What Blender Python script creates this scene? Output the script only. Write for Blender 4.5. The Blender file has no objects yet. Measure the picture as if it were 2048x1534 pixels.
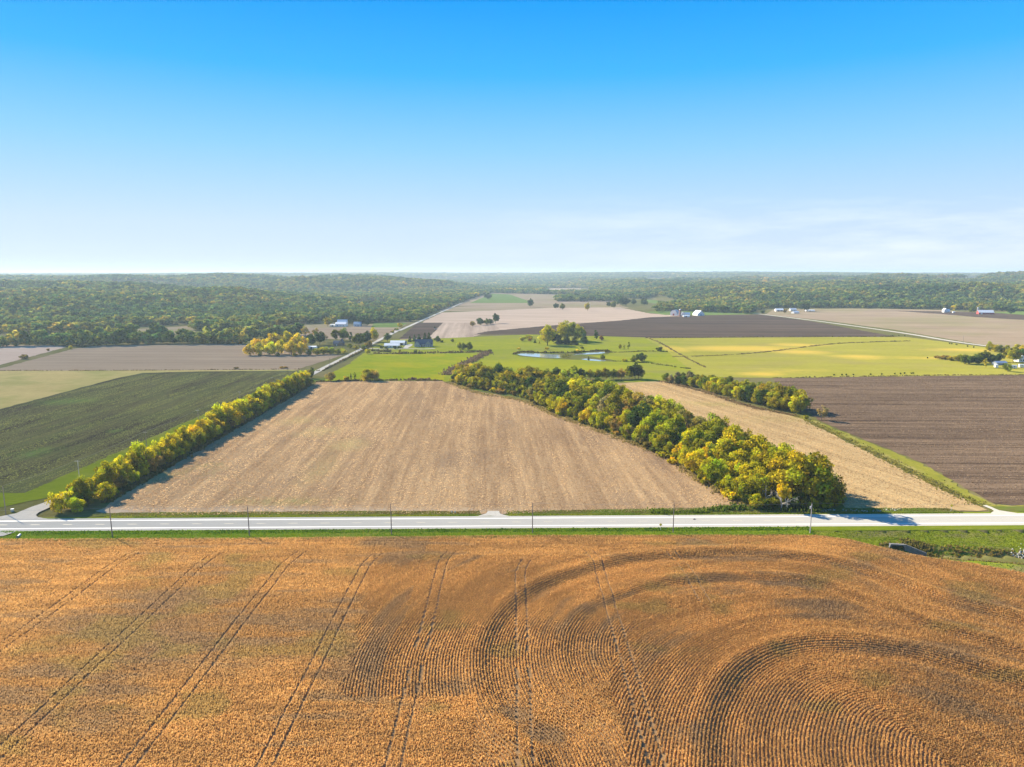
import bpy, math, random
import numpy as np
R = math.radians
rng = np.random.default_rng(11)
random.seed(11)
SC = bpy.context.scene
COL = SC.collection

# ------------------------------------------------------------------ camera, sky, sun, exposure
CAM_H, FPX, PITCH = 95.0, 1420.0, R(8.85)
cam = bpy.data.cameras.new("camera")
cam.sensor_width = 36.0
cam.lens = FPX / 2048 * 36
cam.clip_start, cam.clip_end = 0.5, 60000
camo = bpy.data.objects.new("camera", cam)
COL.objects.link(camo)
camo.location = (0, 0, CAM_H)
camo.rotation_euler = (R(90) - PITCH, 0, 0)
SC.camera = camo

SUN_EL, SUN_AZ = R(31), R(-52)          # azimuth measured from +Y, negative = to the left
w = bpy.data.worlds.new("World")
SC.world = w
w.use_nodes = True
wn, wl = w.node_tree.nodes, w.node_tree.links
wn.clear()
wo = wn.new("ShaderNodeOutputWorld")
bg = wn.new("ShaderNodeBackground")
bg.inputs[1].default_value = 0.05
sky = wn.new("ShaderNodeTexSky")
sky.sky_type = 'NISHITA'
sky.sun_disc = False
sky.sun_elevation = SUN_EL
sky.sun_rotation = SUN_AZ
sky.air_density, sky.dust_density, sky.ozone_density = 1.0, 0.0, 1.5
hs = wn.new("ShaderNodeHueSaturation")
hs.inputs['Saturation'].default_value = 1.0
wl.new(sky.outputs[0], hs.inputs['Color'])
# elevation tint: azure overhead, milky towards the horizon
tc = wn.new("ShaderNodeTexCoord")
sp = wn.new("ShaderNodeSeparateXYZ")
wl.new(tc.outputs['Generated'], sp.inputs[0])
rp = wn.new("ShaderNodeValToRGB")
wl.new(sp.outputs[2], rp.inputs[0])
SKY_RAMP = [(0.0, (5.3, 6.2, 7.2)), (0.065, (4.6, 5.9, 7.6)), (0.162, (2.2, 5.0, 7.8)), (0.252, (0.38, 3.75, 8.0)),
            (0.34, (0.0, 2.75, 7.9)), (0.6, (0.0, 1.6, 5.2)), (1.0, (0.0, 1.1, 3.8))]
while len(rp.color_ramp.elements) < len(SKY_RAMP):
    rp.color_ramp.elements.new(0.5)
for e, (p, c) in zip(rp.color_ramp.elements, SKY_RAMP):
    e.position, e.color = p, (*c, 1)
mu = wn.new("ShaderNodeMix"); mu.data_type = 'RGBA'; mu.blend_type = 'MIX'
mu.inputs[0].default_value = 0.95
wl.new(hs.outputs[0], mu.inputs[6]); wl.new(rp.outputs[0], mu.inputs[7])
# thin high cloud, low over the right-hand horizon
mp = wn.new("ShaderNodeMapping"); mp.inputs['Scale'].default_value = (2.6, 2.6, 17); mp.inputs['Location'].default_value = (0.35, 0.1, 0.4)
wl.new(tc.outputs['Generated'], mp.inputs[0])
cn = wn.new("ShaderNodeTexNoise"); cn.inputs['Scale'].default_value = 1.5; cn.inputs['Detail'].default_value = 7
cn.inputs['Roughness'].default_value = 0.6
wl.new(mp.outputs[0], cn.inputs['Vector'])
cr = wn.new("ShaderNodeMapRange"); cr.inputs[1].default_value = 0.42; cr.inputs[2].default_value = 0.72
wl.new(cn.outputs[0], cr.inputs[0])
band = wn.new("ShaderNodeValToRGB")
while len(band.color_ramp.elements) < 4: band.color_ramp.elements.new(0.5)
for k_, (p, v) in enumerate([(0.0, 0.3), (0.03, 1.0), (0.07, 0.8), (0.11, 0.0)]):
    e = band.color_ramp.elements[k_]; e.position, e.color = p, (v, v, v, 1)
wl.new(sp.outputs[2], band.inputs[0])
side = wn.new("ShaderNodeMapRange"); side.inputs[1].default_value = -0.15; side.inputs[2].default_value = 0.45
wl.new(sp.outputs[0], side.inputs[0])
m1 = wn.new("ShaderNodeMath"); m1.operation = 'MULTIPLY'
wl.new(cr.outputs[0], m1.inputs[0]); wl.new(band.outputs[0], m1.inputs[1])
m2 = wn.new("ShaderNodeMath"); m2.operation = 'MULTIPLY'
wl.new(m1.outputs[0], m2.inputs[0]); wl.new(side.outputs[0], m2.inputs[1])
m3 = wn.new("ShaderNodeMath"); m3.operation = 'MULTIPLY'; m3.inputs[1].default_value = 0.55
wl.new(m2.outputs[0], m3.inputs[0])
cm = wn.new("ShaderNodeMix"); cm.data_type = 'RGBA'
wl.new(m3.outputs[0], cm.inputs[0]); wl.new(mu.outputs[2], cm.inputs[6])
cm.inputs[7].default_value = (9.5, 9.6, 10.2, 1)
wl.new(cm.outputs[2], bg.inputs[0])
wl.new(bg.outputs[0], wo.inputs[0])

sl = bpy.data.lights.new("sun", 'SUN')
sl.energy = 5.0
sl.angle = R(0.53)
sl.color = (1.0, 0.90, 0.71)
so = bpy.data.objects.new("sun", sl)
COL.objects.link(so)
so.location = (-300, 300, 400)
so.rotation_euler = (R(90) - SUN_EL, 0, math.pi - SUN_AZ)
SC.view_settings.view_transform = 'Standard'
SC.view_settings.look = 'None'
SC.view_settings.exposure = 1.42
SC.view_settings.gamma = 1
SC.view_settings.use_curve_mapping = False
SC.cycles.volume_bounces = 0
SC.cycles.max_bounces = 6
SC.cycles.diffuse_bounces = 2
SC.cycles.transmission_bounces = 3
SC.cycles.transparent_max_bounces = 4

# ------------------------------------------------------------------ helpers
SP, CP = math.sin(PITCH), math.cos(PITCH)

def gp(px, py, h=0.0):
    """the point at height h seen at this pixel of the 2048x1534 photograph"""
    a, v = (px - 1024) / FPX, (767 - py) / FPX
    d = (a, CP + v * SP, -SP + v * CP)
    t = (CAM_H - h) / max(1e-5, -d[2])
    return (d[0] * t, d[1] * t)

def to_px(x, y, z):
    zc = y * CP - (z - CAM_H) * SP
    return 1024 + FPX * x / zc, 767 - FPX * (y * SP + (z - CAM_H) * CP) / zc

class W(tuple):
    """a point already in metres"""

def pts_of(pl):
    return [tuple(p) if isinstance(p, W) else gp(*p) for p in pl]

def sstep(a, b, x):
    t = np.clip((x - a) / (b - a), 0, 1)
    return t * t * (3 - 2 * t)

def vnoise(x, y, seed=0):
    x = np.asarray(x, float); y = np.asarray(y, float)
    xi, yi = np.floor(x).astype(np.int64), np.floor(y).astype(np.int64)
    fx, fy = x - xi, y - yi
    fx, fy = fx * fx * (3 - 2 * fx), fy * fy * (3 - 2 * fy)
    def h(a, b):
        n = (a * 374761393 + b * 668265263 + seed * 974634721) & 0xFFFFFFFF
        n = ((n ^ (n >> 13)) * 1274126177) & 0xFFFFFFFF
        n = ((n ^ (n >> 16)) * 2246822519) & 0xFFFFFFFF
        return ((n ^ (n >> 15)) & 0xFFFF) / 65535.0
    return ((h(xi, yi) * (1 - fx) + h(xi + 1, yi) * fx) * (1 - fy) + (h(xi, yi + 1) * (1 - fx) + h(xi + 1, yi + 1) * fx) * fy)

def fbm(x, y, seed=0, oct=4):
    s = 0; a = 0.5
    for k in range(oct):
        s = s + a * vnoise(x * 2 ** k, y * 2 ** k, seed + k * 17); a *= 0.5
    return s / (1 - 0.5 ** oct)

def poly_sdf(poly, x, y):
    """signed distance, positive inside"""
    x = np.asarray(x, float); y = np.asarray(y, float)
    d = np.full(x.shape, 1e18); ins = np.zeros(x.shape, bool)
    n = len(poly)
    for i in range(n):
        ax, ay = poly[i]; bx, by = poly[(i + 1) % n]
        ex, ey = bx - ax, by - ay
        t = np.clip(((x - ax) * ex + (y - ay) * ey) / (ex * ex + ey * ey + 1e-9), 0, 1)
        d = np.minimum(d, (x - ax - t * ex) ** 2 + (y - ay - t * ey) ** 2)
        c = (ay > y) != (by > y)
        with np.errstate(divide='ignore', invalid='ignore'):
            ins ^= c & (x < ax + (y - ay) * ex / (ey if ey else 1e-9))
    return np.where(ins, 1, -1) * np.sqrt(d)

def line_dist(pl, x, y):
    """distance to a polyline, signed by side, and arc length of the foot"""
    best = np.full(np.shape(x), 1e18); sg = np.zeros(np.shape(x)); arc = np.zeros(np.shape(x)); L = 0
    for (ax, ay), (bx, by) in zip(pl[:-1], pl[1:]):
        ex, ey = bx - ax, by - ay; l2 = ex * ex + ey * ey
        t = np.clip(((x - ax) * ex + (y - ay) * ey) / l2, 0, 1)
        dx, dy = x - ax - t * ex, y - ay - t * ey
        d = dx * dx + dy * dy
        m = d < best
        best = np.where(m, d, best); sg = np.where(m, np.sign(ex * (y - ay) - ey * (x - ax)), sg)
        arc = np.where(m, L + t * math.sqrt(l2), arc); L += math.sqrt(l2)
    return np.sqrt(best) * sg, arc

def smooth_line(pl, n=10):
    """Catmull-Rom through the points"""
    p = [np.array(q, float) for q in pl]; p = [2 * p[0] - p[1]] + p + [2 * p[-1] - p[-2]]
    out = []
    for i in range(1, len(p) - 2):
        for k in range(n):
            t = k / n
            out.append(tuple(0.5 * (2 * p[i] + (p[i + 1] - p[i - 1]) * t + (2 * p[i - 1] - 5 * p[i] + 4 * p[i + 1] - p[i + 2]) * t * t
                                    + (3 * p[i] - p[i - 1] - 3 * p[i + 1] + p[i + 2]) * t ** 3)))
    out.append(tuple(p[-2]))
    return out

def link(name, mesh, mat=None, parent=None, **props):
    o = bpy.data.objects.new(name, mesh)
    COL.objects.link(o)
    if mat is not None and mesh is not None and not len(mesh.materials):
        mesh.materials.append(mat)
    if parent is not None:
        o.parent = parent
    for k, v in props.items():
        if v: o[k] = v
    return o

def np_mesh(name, V, F, colors=None, smooth=False):
    V = np.ascontiguousarray(V, np.float32); F = np.ascontiguousarray(F, np.int32)
    k = F.shape[1]
    me = bpy.data.meshes.new(name)
    me.vertices.add(len(V)); me.vertices.foreach_set("co", V.ravel())
    me.loops.add(F.size); me.loops.foreach_set("vertex_index", F.ravel())
    me.polygons.add(len(F)); me.polygons.foreach_set("loop_start", np.arange(0, F.size, k, dtype=np.int32))
    if smooth:
        me.polygons.foreach_set("use_smooth", np.ones(len(F), bool))
    if colors is not None:
        a = me.attributes.new("tint", 'FLOAT_COLOR', 'FACE')
        c = np.ones((len(F), 4), np.float32); c[:, :3] = colors
        a.data.foreach_set("color", c.ravel())
    me.update(calc_edges=True)
    return me

class MB:
    """collects simple solids, then links them as ONE mesh"""
    def __init__(s): s.v, s.f = [], []
    def add(s, v, f):
        b = len(s.v); s.v += [tuple(p) for p in v]; s.f += [tuple(b + i for i in q) for q in f]; return s
    def box(s, x0, x1, y0, y1, z0, z1):
        return s.add([(x0, y0, z0), (x1, y0, z0), (x1, y1, z0), (x0, y1, z0), (x0, y0, z1), (x1, y0, z1), (x1, y1, z1), (x0, y1, z1)],
                     [(0, 3, 2, 1), (4, 5, 6, 7), (0, 1, 5, 4), (1, 2, 6, 5), (2, 3, 7, 6), (3, 0, 4, 7)])
    def tube(s, pts, rad, n=8):
        P = [np.array(p, float) for p in pts]; rings = []
        rs = rad if isinstance(rad, (list, tuple)) else [rad] * len(P)
        for i, p in enumerate(P):
            d = P[min(i + 1, len(P) - 1)] - P[max(i - 1, 0)]; d /= np.linalg.norm(d)
            u = np.cross(d, (0, 0, 1) if abs(d[2]) < 0.9 else (1, 0, 0)); u /= np.linalg.norm(u); v = np.cross(d, u)
            rings.append([p + rs[i] * (math.cos(2 * math.pi * k / n) * u + math.sin(2 * math.pi * k / n) * v) for k in range(n)])
        V = [q for r in rings for q in r]
        F = [(i * n + k, i * n + (k + 1) % n, (i + 1) * n + (k + 1) % n, (i + 1) * n + k) for i in range(len(P) - 1) for k in range(n)]
        F += [tuple(range(n))[::-1], tuple(range((len(P) - 1) * n, len(P) * n))]
        return s.add(V, F)
    def prism(s, prof, y0, y1):
        """profile in x-z pushed along y"""
        n = len(prof)
        V = [(x, y0, z) for x, z in prof] + [(x, y1, z) for x, z in prof]
        return s.add(V, [tuple(range(n)), tuple(range(n, 2 * n))[::-1]] + [(i + n, (i + 1) % n + n, (i + 1) % n, i) for i in range(n)])
    def mesh(s, name):
        me = bpy.data.meshes.new(name); me.from_pydata(s.v, [], s.f); me.update(); return me
    def build(s, name, mat, parent=None, **props):
        return link(name, s.mesh(name), mat, parent, **props)

def thing(name, label, cat, loc=(0, 0, 0), rotz=0.0, group=None, scale=None):
    o = bpy.data.objects.new(name, None); COL.objects.link(o)
    o.empty_display_size = 0.5
    o.location = loc; o.rotation_euler = (0, 0, rotz)
    if scale is not None: o.scale = scale
    o['label'] = label; o['category'] = cat
    if group: o['group'] = group
    return o

ORD = ["first", "second", "third", "fourth", "fifth", "sixth", "seventh", "eighth", "ninth", "tenth", "eleventh", "twelfth", "thirteenth",
       "fourteenth", "fifteenth", "sixteenth", "seventeenth", "eighteenth", "nineteenth", "twentieth"]
def ordinal(i):
    if i < 20: return ORD[i]
    n = i + 1
    tens = {2: "twenty", 3: "thirty", 4: "forty", 5: "fifty", 6: "sixty", 7: "seventy", 8: "eighty"}
    if n % 10 == 0: return tens[n // 10][:-1] + "ieth"
    return tens[n // 10] + "-" + ORD[n % 10 - 1]

# ------------------------------------------------------------------ materials
def new_mat(name):
    m = bpy.data.materials.new(name); m.use_nodes = True
    n, l = m.node_tree.nodes, m.node_tree.links
    n.clear()
    out = n.new("ShaderNodeOutputMaterial")
    return m, n, l, out

def plain(name, col, rough=0.7, var=0.15, scale=1.5, metal=0.0, bump=0.0):
    m, n, l, out = new_mat(name)
    b = n.new("ShaderNodeBsdfPrincipled")
    b.inputs['Roughness'].default_value = rough; b.inputs['Metallic'].default_value = metal
    t = n.new("ShaderNodeTexCoord"); x = n.new("ShaderNodeTexNoise")
    x.inputs['Scale'].default_value = scale; x.inputs['Detail'].default_value = 5
    l.new(t.outputs['Object'], x.inputs['Vector'])
    mx = n.new("ShaderNodeMix"); mx.data_type = 'RGBA'
    mx.inputs[6].default_value = (*[c * (1 - var) for c in col], 1); mx.inputs[7].default_value = (*[min(1, c * (1 + var)) for c in col], 1)
    l.new(x.outputs[0], mx.inputs[0]); l.new(mx.outputs[2], b.inputs['Base Color'])
    if bump:
        bp = n.new("ShaderNodeBump"); bp.inputs['Distance'].default_value = bump
        l.new(x.outputs[0], bp.inputs['Height']); l.new(bp.outputs[0], b.inputs['Normal'])
    l.new(b.outputs[0], out.inputs[0])
    return m

def field_mat(name, dark, light, ang=0.0, fine=(1.1, 0.22), streak=(0.11, 0.006), patch=None, spots=None, contrast=1.0, bump=0.25, weights=(0.5, 0.32, 0.18), cut=(0.36, 0.64)):
    """farm ground: light and dark flecks drawn out along the rows (rows run along Y turned by ang), slow patches, optional ellipses of
    another colour: spots = (colour, [(cx, cy, rx, ry, strength)...])"""
    m, n, l, out = new_mat(name)
    b = n.new("ShaderNodeBsdfDiffuse"); b.inputs['Roughness'].default_value = 0.6
    t = n.new("ShaderNodeTexCoord")
    rot = n.new("ShaderNodeMapping"); rot.vector_type = 'POINT'; rot.inputs['Rotation'].default_value = (0, 0, -ang)
    l.new(t.outputs['Object'], rot.inputs[0])
    def nz(sc, detail=3, rough=0.6, src=rot, off=0.0):
        p = n.new("ShaderNodeMapping"); p.inputs['Scale'].default_value = (sc[0], sc[1], 1); p.inputs['Location'].default_value = (off, off * 1.7, 0)
        l.new(src.outputs[0], p.inputs[0])
        x = n.new("ShaderNodeTexNoise"); x.inputs['Scale'].default_value = 1; x.inputs['Detail'].default_value = detail; x.inputs['Roughness'].default_value = rough
        l.new(p.outputs[0], x.inputs['Vector']); return x.outputs[0]
    def math_(op, a, c):
        q = n.new("ShaderNodeMath"); q.operation = op
        for i, s in enumerate((a, c)):
            if isinstance(s, (int, float)): q.inputs[i].default_value = s
            else: l.new(s, q.inputs[i])
        return q.outputs[0]
    n1, n2, n3 = nz(fine, 4, 0.7), nz(streak, 5, 0.72, off=13), nz((0.012, 0.009), 5, 0.6, off=41)
    n4 = nz((fine[0] * 1.1, fine[0] * 0.7), 3, 0.75, off=63)
    n1 = math_('ADD', math_('MULTIPLY', n1, 0.6), math_('MULTIPLY', n4, 0.4))
    s = math_('ADD', math_('ADD', math_('MULTIPLY', n1, weights[0]), math_('MULTIPLY', n2, weights[1])), math_('MULTIPLY', n3, weights[2]))
    mr = n.new("ShaderNodeMapRange"); mr.inputs[1].default_value = cut[0]; mr.inputs[2].default_value = cut[1]
    l.new(s, mr.inputs[0])
    mx = n.new("ShaderNodeMix"); mx.data_type = 'RGBA'
    mx.inputs[6].default_value = (*dark, 1); mx.inputs[7].default_value = (*light, 1)
    l.new(mr.outputs[0], mx.inputs[0]); colr = mx.outputs[2]
    if patch:
        pc, psc, lo, hi, amt = patch
        pn = nz(psc, 6, 0.65, off=77)
        pr = n.new("ShaderNodeMapRange"); pr.inputs[1].default_value = lo; pr.inputs[2].default_value = hi; pr.inputs[4].default_value = amt
        l.new(pn, pr.inputs[0])
        m2 = n.new("ShaderNodeMix"); m2.data_type = 'RGBA'; m2.inputs[7].default_value = (*pc, 1)
        l.new(pr.outputs[0], m2.inputs[0]); l.new(colr, m2.inputs[6]); colr = m2.outputs[2]
    for sc, ell in (spots or []):
        acc = None
        for (cx, cy, rx, ry, st) in ell:
            p = n.new("ShaderNodeMapping"); p.vector_type = 'TEXTURE'; p.inputs['Location'].default_value = (cx, cy, 0); p.inputs['Scale'].default_value = (rx, ry, 1e6)
            l.new(t.outputs['Object'], p.inputs[0])
            ln = n.new("ShaderNodeVectorMath"); ln.operation = 'LENGTH'; l.new(p.outputs[0], ln.inputs[0])
            q = math_('MULTIPLY', math_('SUBTRACT', 1.15, ln.outputs['Value']), st)
            acc = q if acc is None else math_('MAXIMUM', acc, q)
        en = nz((0.05, 0.025), 6, 0.7, off=5); en2 = nz((0.35, 0.12), 3, 0.7, off=9)
        e = math_('ADD', acc, math_('MULTIPLY', math_('SUBTRACT', math_('ADD', math_('MULTIPLY', en, 0.6), math_('MULTIPLY', en2, 0.4)), 0.5), 2.6))
        pr = n.new("ShaderNodeMapRange"); pr.inputs[1].default_value = -0.1; pr.inputs[2].default_value = 1.0
        l.new(e, pr.inputs[0])
        m2 = n.new("ShaderNodeMix"); m2.data_type = 'RGBA'; m2.inputs[7].default_value = (*sc, 1)
        l.new(math_('MULTIPLY', pr.outputs[0], 0.85), m2.inputs[0]); l.new(colr, m2.inputs[6]); colr = m2.outputs[2]
    l.new(colr, b.inputs['Color'])
    if bump:
        bp = n.new("ShaderNodeBump"); bp.inputs['Distance'].default_value = bump; bp.inputs['Strength'].default_value = 0.8
        l.new(n1, bp.inputs['Height']); l.new(bp.outputs[0], b.inputs['Normal'])
    l.new(b.outputs[0], out.inputs[0])
    return m

def leaf_mat(name, mode, translucent=0.42):
    """leaf colour = the tree's own colour x the leaf's own tone"""
    m, n, l, out = new_mat(name)
    tone = n.new("ShaderNodeAttribute"); tone.attribute_name = "tint"
    if mode == 'OBJECT':
        oi = n.new("ShaderNodeObjectInfo"); base = oi.outputs['Color']
    elif mode == 'INSTANCER':
        a = n.new("ShaderNodeAttribute"); a.attribute_type = 'INSTANCER'; a.attribute_name = "tree_tint"; base = a.outputs['Color']
    else:
        base = None
    if base is not None:
        mx = n.new("ShaderNodeMix"); mx.data_type = 'RGBA'; mx.blend_type = 'MULTIPLY'; mx.inputs[0].default_value = 1
        l.new(base, mx.inputs[6]); l.new(tone.outputs['Color'], mx.inputs[7]); colr = mx.outputs[2]
    else:
        colr = tone.outputs['Color']
    d = n.new("ShaderNodeBsdfDiffuse"); tr = n.new("ShaderNodeBsdfTranslucent"); mix = n.new("ShaderNodeMixShader")
    mix.inputs[0].default_value = translucent
    l.new(colr, d.inputs['Color']); l.new(colr, tr.inputs['Color'])
    l.new(d.outputs[0], mix.inputs[1]); l.new(tr.outputs[0], mix.inputs[2]); l.new(mix.outputs[0], out.inputs[0])
    return m

LEAF, LEAF_FAR, BLADE = leaf_mat("leaves", 'OBJECT', 0.48), leaf_mat("far_leaves", 'INSTANCER', 0.3), leaf_mat("blades", None, 0.48)
BARK = plain("bark", (0.10, 0.075, 0.055), 0.9, 0.35, 3)
PALE_BARK = plain("pale_bark", (0.42, 0.38, 0.32), 0.9, 0.25, 3)
CONCRETE = plain("concrete", (0.22, 0.21, 0.195), 0.9, 0.45, 0.9)
PAVING = field_mat("pale_paving", (0.475, 0.435, 0.365), (0.53, 0.487, 0.412), R(90), (0.9, 0.12), (0.5, 0.01), bump=0, cut=(0.3, 0.7))
SHOULDER = field_mat("shoulder_gravel", (0.48, 0.435, 0.36), (0.62, 0.565, 0.48), R(90), (1.2, 0.5), (0.5, 0.02), bump=0.03)
GRAVEL = field_mat("lane_gravel", (0.52, 0.46, 0.37), (0.66, 0.595, 0.49), 0, (1.4, 0.5), (0.9, 0.01), bump=0.03)
WHITE_PAINT = plain("white_line_paint", (0.84, 0.81, 0.75), 0.6, 0.06, 1.0)
YELLOW_PAINT = plain("yellow_line_paint", (0.64, 0.55, 0.38), 0.6, 0.12, 1.0)
WOOD = plain("weathered_pole_wood", (0.20, 0.165, 0.14), 0.9, 0.3, 4)
PALE_WOOD = plain("pale_pole_wood", (0.42, 0.40, 0.38), 0.85, 0.2, 4)
STEEL = plain("galvanised_steel", (0.55, 0.57, 0.60), 0.45, 0.12, 2, 0.3)
WHITE_WALL = plain("white_siding", (0.74, 0.74, 0.72), 0.7, 0.06, 1)
GREY_WALL = plain("blue_grey_siding", (0.25, 0.28, 0.31), 0.7, 0.1, 1)
BLUE_WALL = plain("pale_blue_siding", (0.30, 0.42, 0.52), 0.7, 0.1, 1)
BROWN_WALL = plain("brown_siding", (0.20, 0.14, 0.10), 0.8, 0.15, 1)
SLATE = plain("slate_shingles", (0.10, 0.115, 0.14), 0.8, 0.25, 3)
WHITE_ROOF = plain("white_metal_roof", (0.70, 0.72, 0.74), 0.5, 0.06, 0.6)
RED_WALL = plain("red_barn_boards", (0.36, 0.055, 0.05), 0.8, 0.2, 1)
BRICK_TILE = plain("red_silo_tile", (0.40, 0.19, 0.14), 0.85, 0.2, 2)
GLASS = plain("dark_window_glass", (0.03, 0.04, 0.05), 0.15, 0.1, 1)
DARK = plain("painted_opening_shade", (0.012, 0.012, 0.014), 0.9, 0.1, 1)  # near-black colour painting the shade inside open doorways and the culvert
YELLOW_SIGN = plain("yellow_sign_sheeting", (0.80, 0.56, 0.02), 0.5, 0.05, 1)
BLACK = plain("black_rubber", (0.015, 0.015, 0.015), 0.7, 0.2, 3)
GREEN_PAINT = plain("green_tractor_paint", (0.03, 0.12, 0.03), 0.4, 0.1, 2)
WIRE = plain("aluminium_wire", (0.30, 0.30, 0.31), 0.5, 0.05, 1)
STONE = plain("pale_stone", (0.52, 0.50, 0.46), 0.9, 0.2, 1.2)

# ------------------------------------------------------------------ terrain
HILL1 = [(-2600, 1150), (-1300, 1270), (-900, 1330), (-640, 1420), (-420, 1720), (-360, 1900), (-430, 2350), (-800, 2900), (-3000, 3100)]
HILL2 = [(-130, 3330), (-420, 3050), (-900, 2950), (-1600, 3100), (-3200, 3000), (-4200, 5600), (-700, 5600), (-60, 4400)]
HILL3 = [(540, 2090), (900, 2030), (1600, 2000), (2600, 1950), (5200, 1900), (6200, 6500), (250, 6500), (420, 4200), (520, 2900)]

def terrain(x, y):
    x = np.asarray(x, float); y = np.asarray(y, float)
    r = np.hypot(x, y)
    nz = fbm(x / 340, y / 340, 3, 3)
    h = 45 * sstep(0, 520, poly_sdf(HILL1, x, y) + 200 * (nz - 0.5)) * (0.9 + 1.1 * (nz - 0.5))
    h = np.maximum(h, 62 * sstep(0, 650, poly_sdf(HILL2, x, y) + 180 * (nz - 0.5)) * (0.9 + 1.0 * (nz - 0.5)))
    s3 = poly_sdf(HILL3, x, y)
    h = np.maximum(h, (36 * sstep(0, 420, s3 + 170 * (nz - 0.5)) + 34 * sstep(700, 2600, s3)) * (0.9 + 1.2 * (nz - 0.5)))
    a = np.arctan2(x, np.maximum(y, 1))
    top = 84 + 8 * np.exp(-((a - 0.1) / 0.35) ** 2) - 9 * sstep(0.1, 0.6, -a)
    big = 0.72 * (fbm(x / 2600 + 5, y / 2600, 8, 3) - 0.5) + 0.42 * (fbm(x / 800, y / 1500, 19, 3) - 0.5)
    h = np.maximum(h, (top - 8 + 52 * big) * sstep(5000, 9500, r + 900 * big))
    return np.where(y > 0, h, h * sstep(-3000, -6000, y))

PIT = (60, 420, 196, 256)          # near ground is dropped here; the stream-side patch below replaces it
def build_ground():
    ang = np.concatenate([np.linspace(-70, 70, 361), np.linspace(70, 290, 75)[1:-1]])
    rad = np.concatenate([[0.01], np.linspace(20, 400, 96), np.geomspace(408, 20000, 190)])
    A, Rr = np.meshgrid(np.radians(ang), rad)
    X, Y = Rr * np.sin(A), Rr * np.cos(A)
    Z = terrain(X, Y) - 0.06
    inpit = (X > PIT[0] + 6) & (X < PIT[1]) & (Y > PIT[2]) & (Y < PIT[3] - 4)
    Z = np.where(inpit, -6.0, Z)
    Z = np.where((np.abs(X) < 322) & (Y > 66) & (Y < 236), -2.5, Z)
    V = np.stack([X.ravel(), Y.ravel(), Z.ravel()], 1)
    na, nr = len(ang), len(rad)
    i = np.arange(nr - 1)[:, None] * na; j = np.arange(na)[None, :]; j2 = (j + 1) % na
    F = np.stack([i + j, i + j2, i + na + j2, i + na + j], -1).reshape(-1, 4)
    F = F[:, ::-1]
    return np_mesh("ground", V, F, smooth=True)
GROUND_MAT = field_mat("rough_grass_ground", (0.085, 0.095, 0.022), (0.20, 0.175, 0.06), 0, (0.5, 0.3), (0.03, 0.02), patch=((0.24, 0.19, 0.09), (0.006, 0.004), 0.48, 0.66, 0.8))
link("ground", build_ground(), GROUND_MAT, kind='structure')

# ------------------------------------------------------------------ fields: sheets laid over the valley floor
_layer = [0]
def jitter(poly, amp, step):
    out = []; n = len(poly)
    for i in range(n):
        a, b = np.array(poly[i]), np.array(poly[(i + 1) % n])
        L = np.linalg.norm(b - a); st = max(step, L / 90); k = max(1, int(L / st))
        for q in range(k):
            p = a + (b - a) * q / k
            if q: p = p + rng.normal(0, amp, 2)
            out.append(tuple(p))
    return out

def sheet(name, pl, mat, amp=0.5, step=5.0, z=None, drape=False, label=None):
    _layer[0] += 1
    z = 0.004 * _layer[0] if z is None else z
    poly = jitter(pts_of(pl), amp, step)
    me = bpy.data.meshes.new(name)
    me.from_pydata([(x, y, z) for x, y in poly], [], [tuple(range(len(poly)))])
    me.update()
    if me.polygons[0].normal.z < 0: me.flip_normals()
    return link(name, me, mat, kind='structure', label=label)

def ribbon(name, pl, width, mat, z=None, amp=0.15, kind='structure', smooth=0, **props):
    _layer[0] += 1
    z = 0.004 * _layer[0] if z is None else z
    P = pts_of(pl)
    if smooth: P = smooth_line(P, smooth)
    Q = [P[0]]
    for a, b in zip(P[:-1], P[1:]):
        L = math.dist(a, b); k = max(1, int(L / 12))
        Q += [(a[0] + (b[0] - a[0]) * i / k, a[1] + (b[1] - a[1]) * i / k) for i in range(1, k + 1)]
    V = []
    for i, p in enumerate(Q):
        a, b = Q[max(0, i - 1)], Q[min(len(Q) - 1, i + 1)]
        d = math.dist(a, b); nx, ny = -(b[1] - a[1]) / d, (b[0] - a[0]) / d
        for s in (-1, 1):
            hw = s * (width / 2 + random.gauss(0, amp))
            V.append((p[0] + nx * hw, p[1] + ny * hw, z))
    F = [(2 * i, 2 * i + 1, 2 * i + 3, 2 * i + 2) for i in range(len(Q) - 1)]
    me = np_mesh(name, V, F)
    if me.polygons[0].normal.z < 0: me.flip_normals()
    return link(name, me, mat, kind=kind, **props)

STRAW = (0.46, 0.34, 0.20)
def e_px(cx, cy, rx, ry, st=1.0):
    """ellipse given in photo pixels -> metres"""
    c = gp(cx, cy); a = gp(cx + rx, cy); b = gp(cx, cy - ry); b2 = gp(cx, cy + ry)
    return (c[0], c[1], abs(a[0] - c[0]), abs(b[1] - b2[1]) / 2, st)

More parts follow.
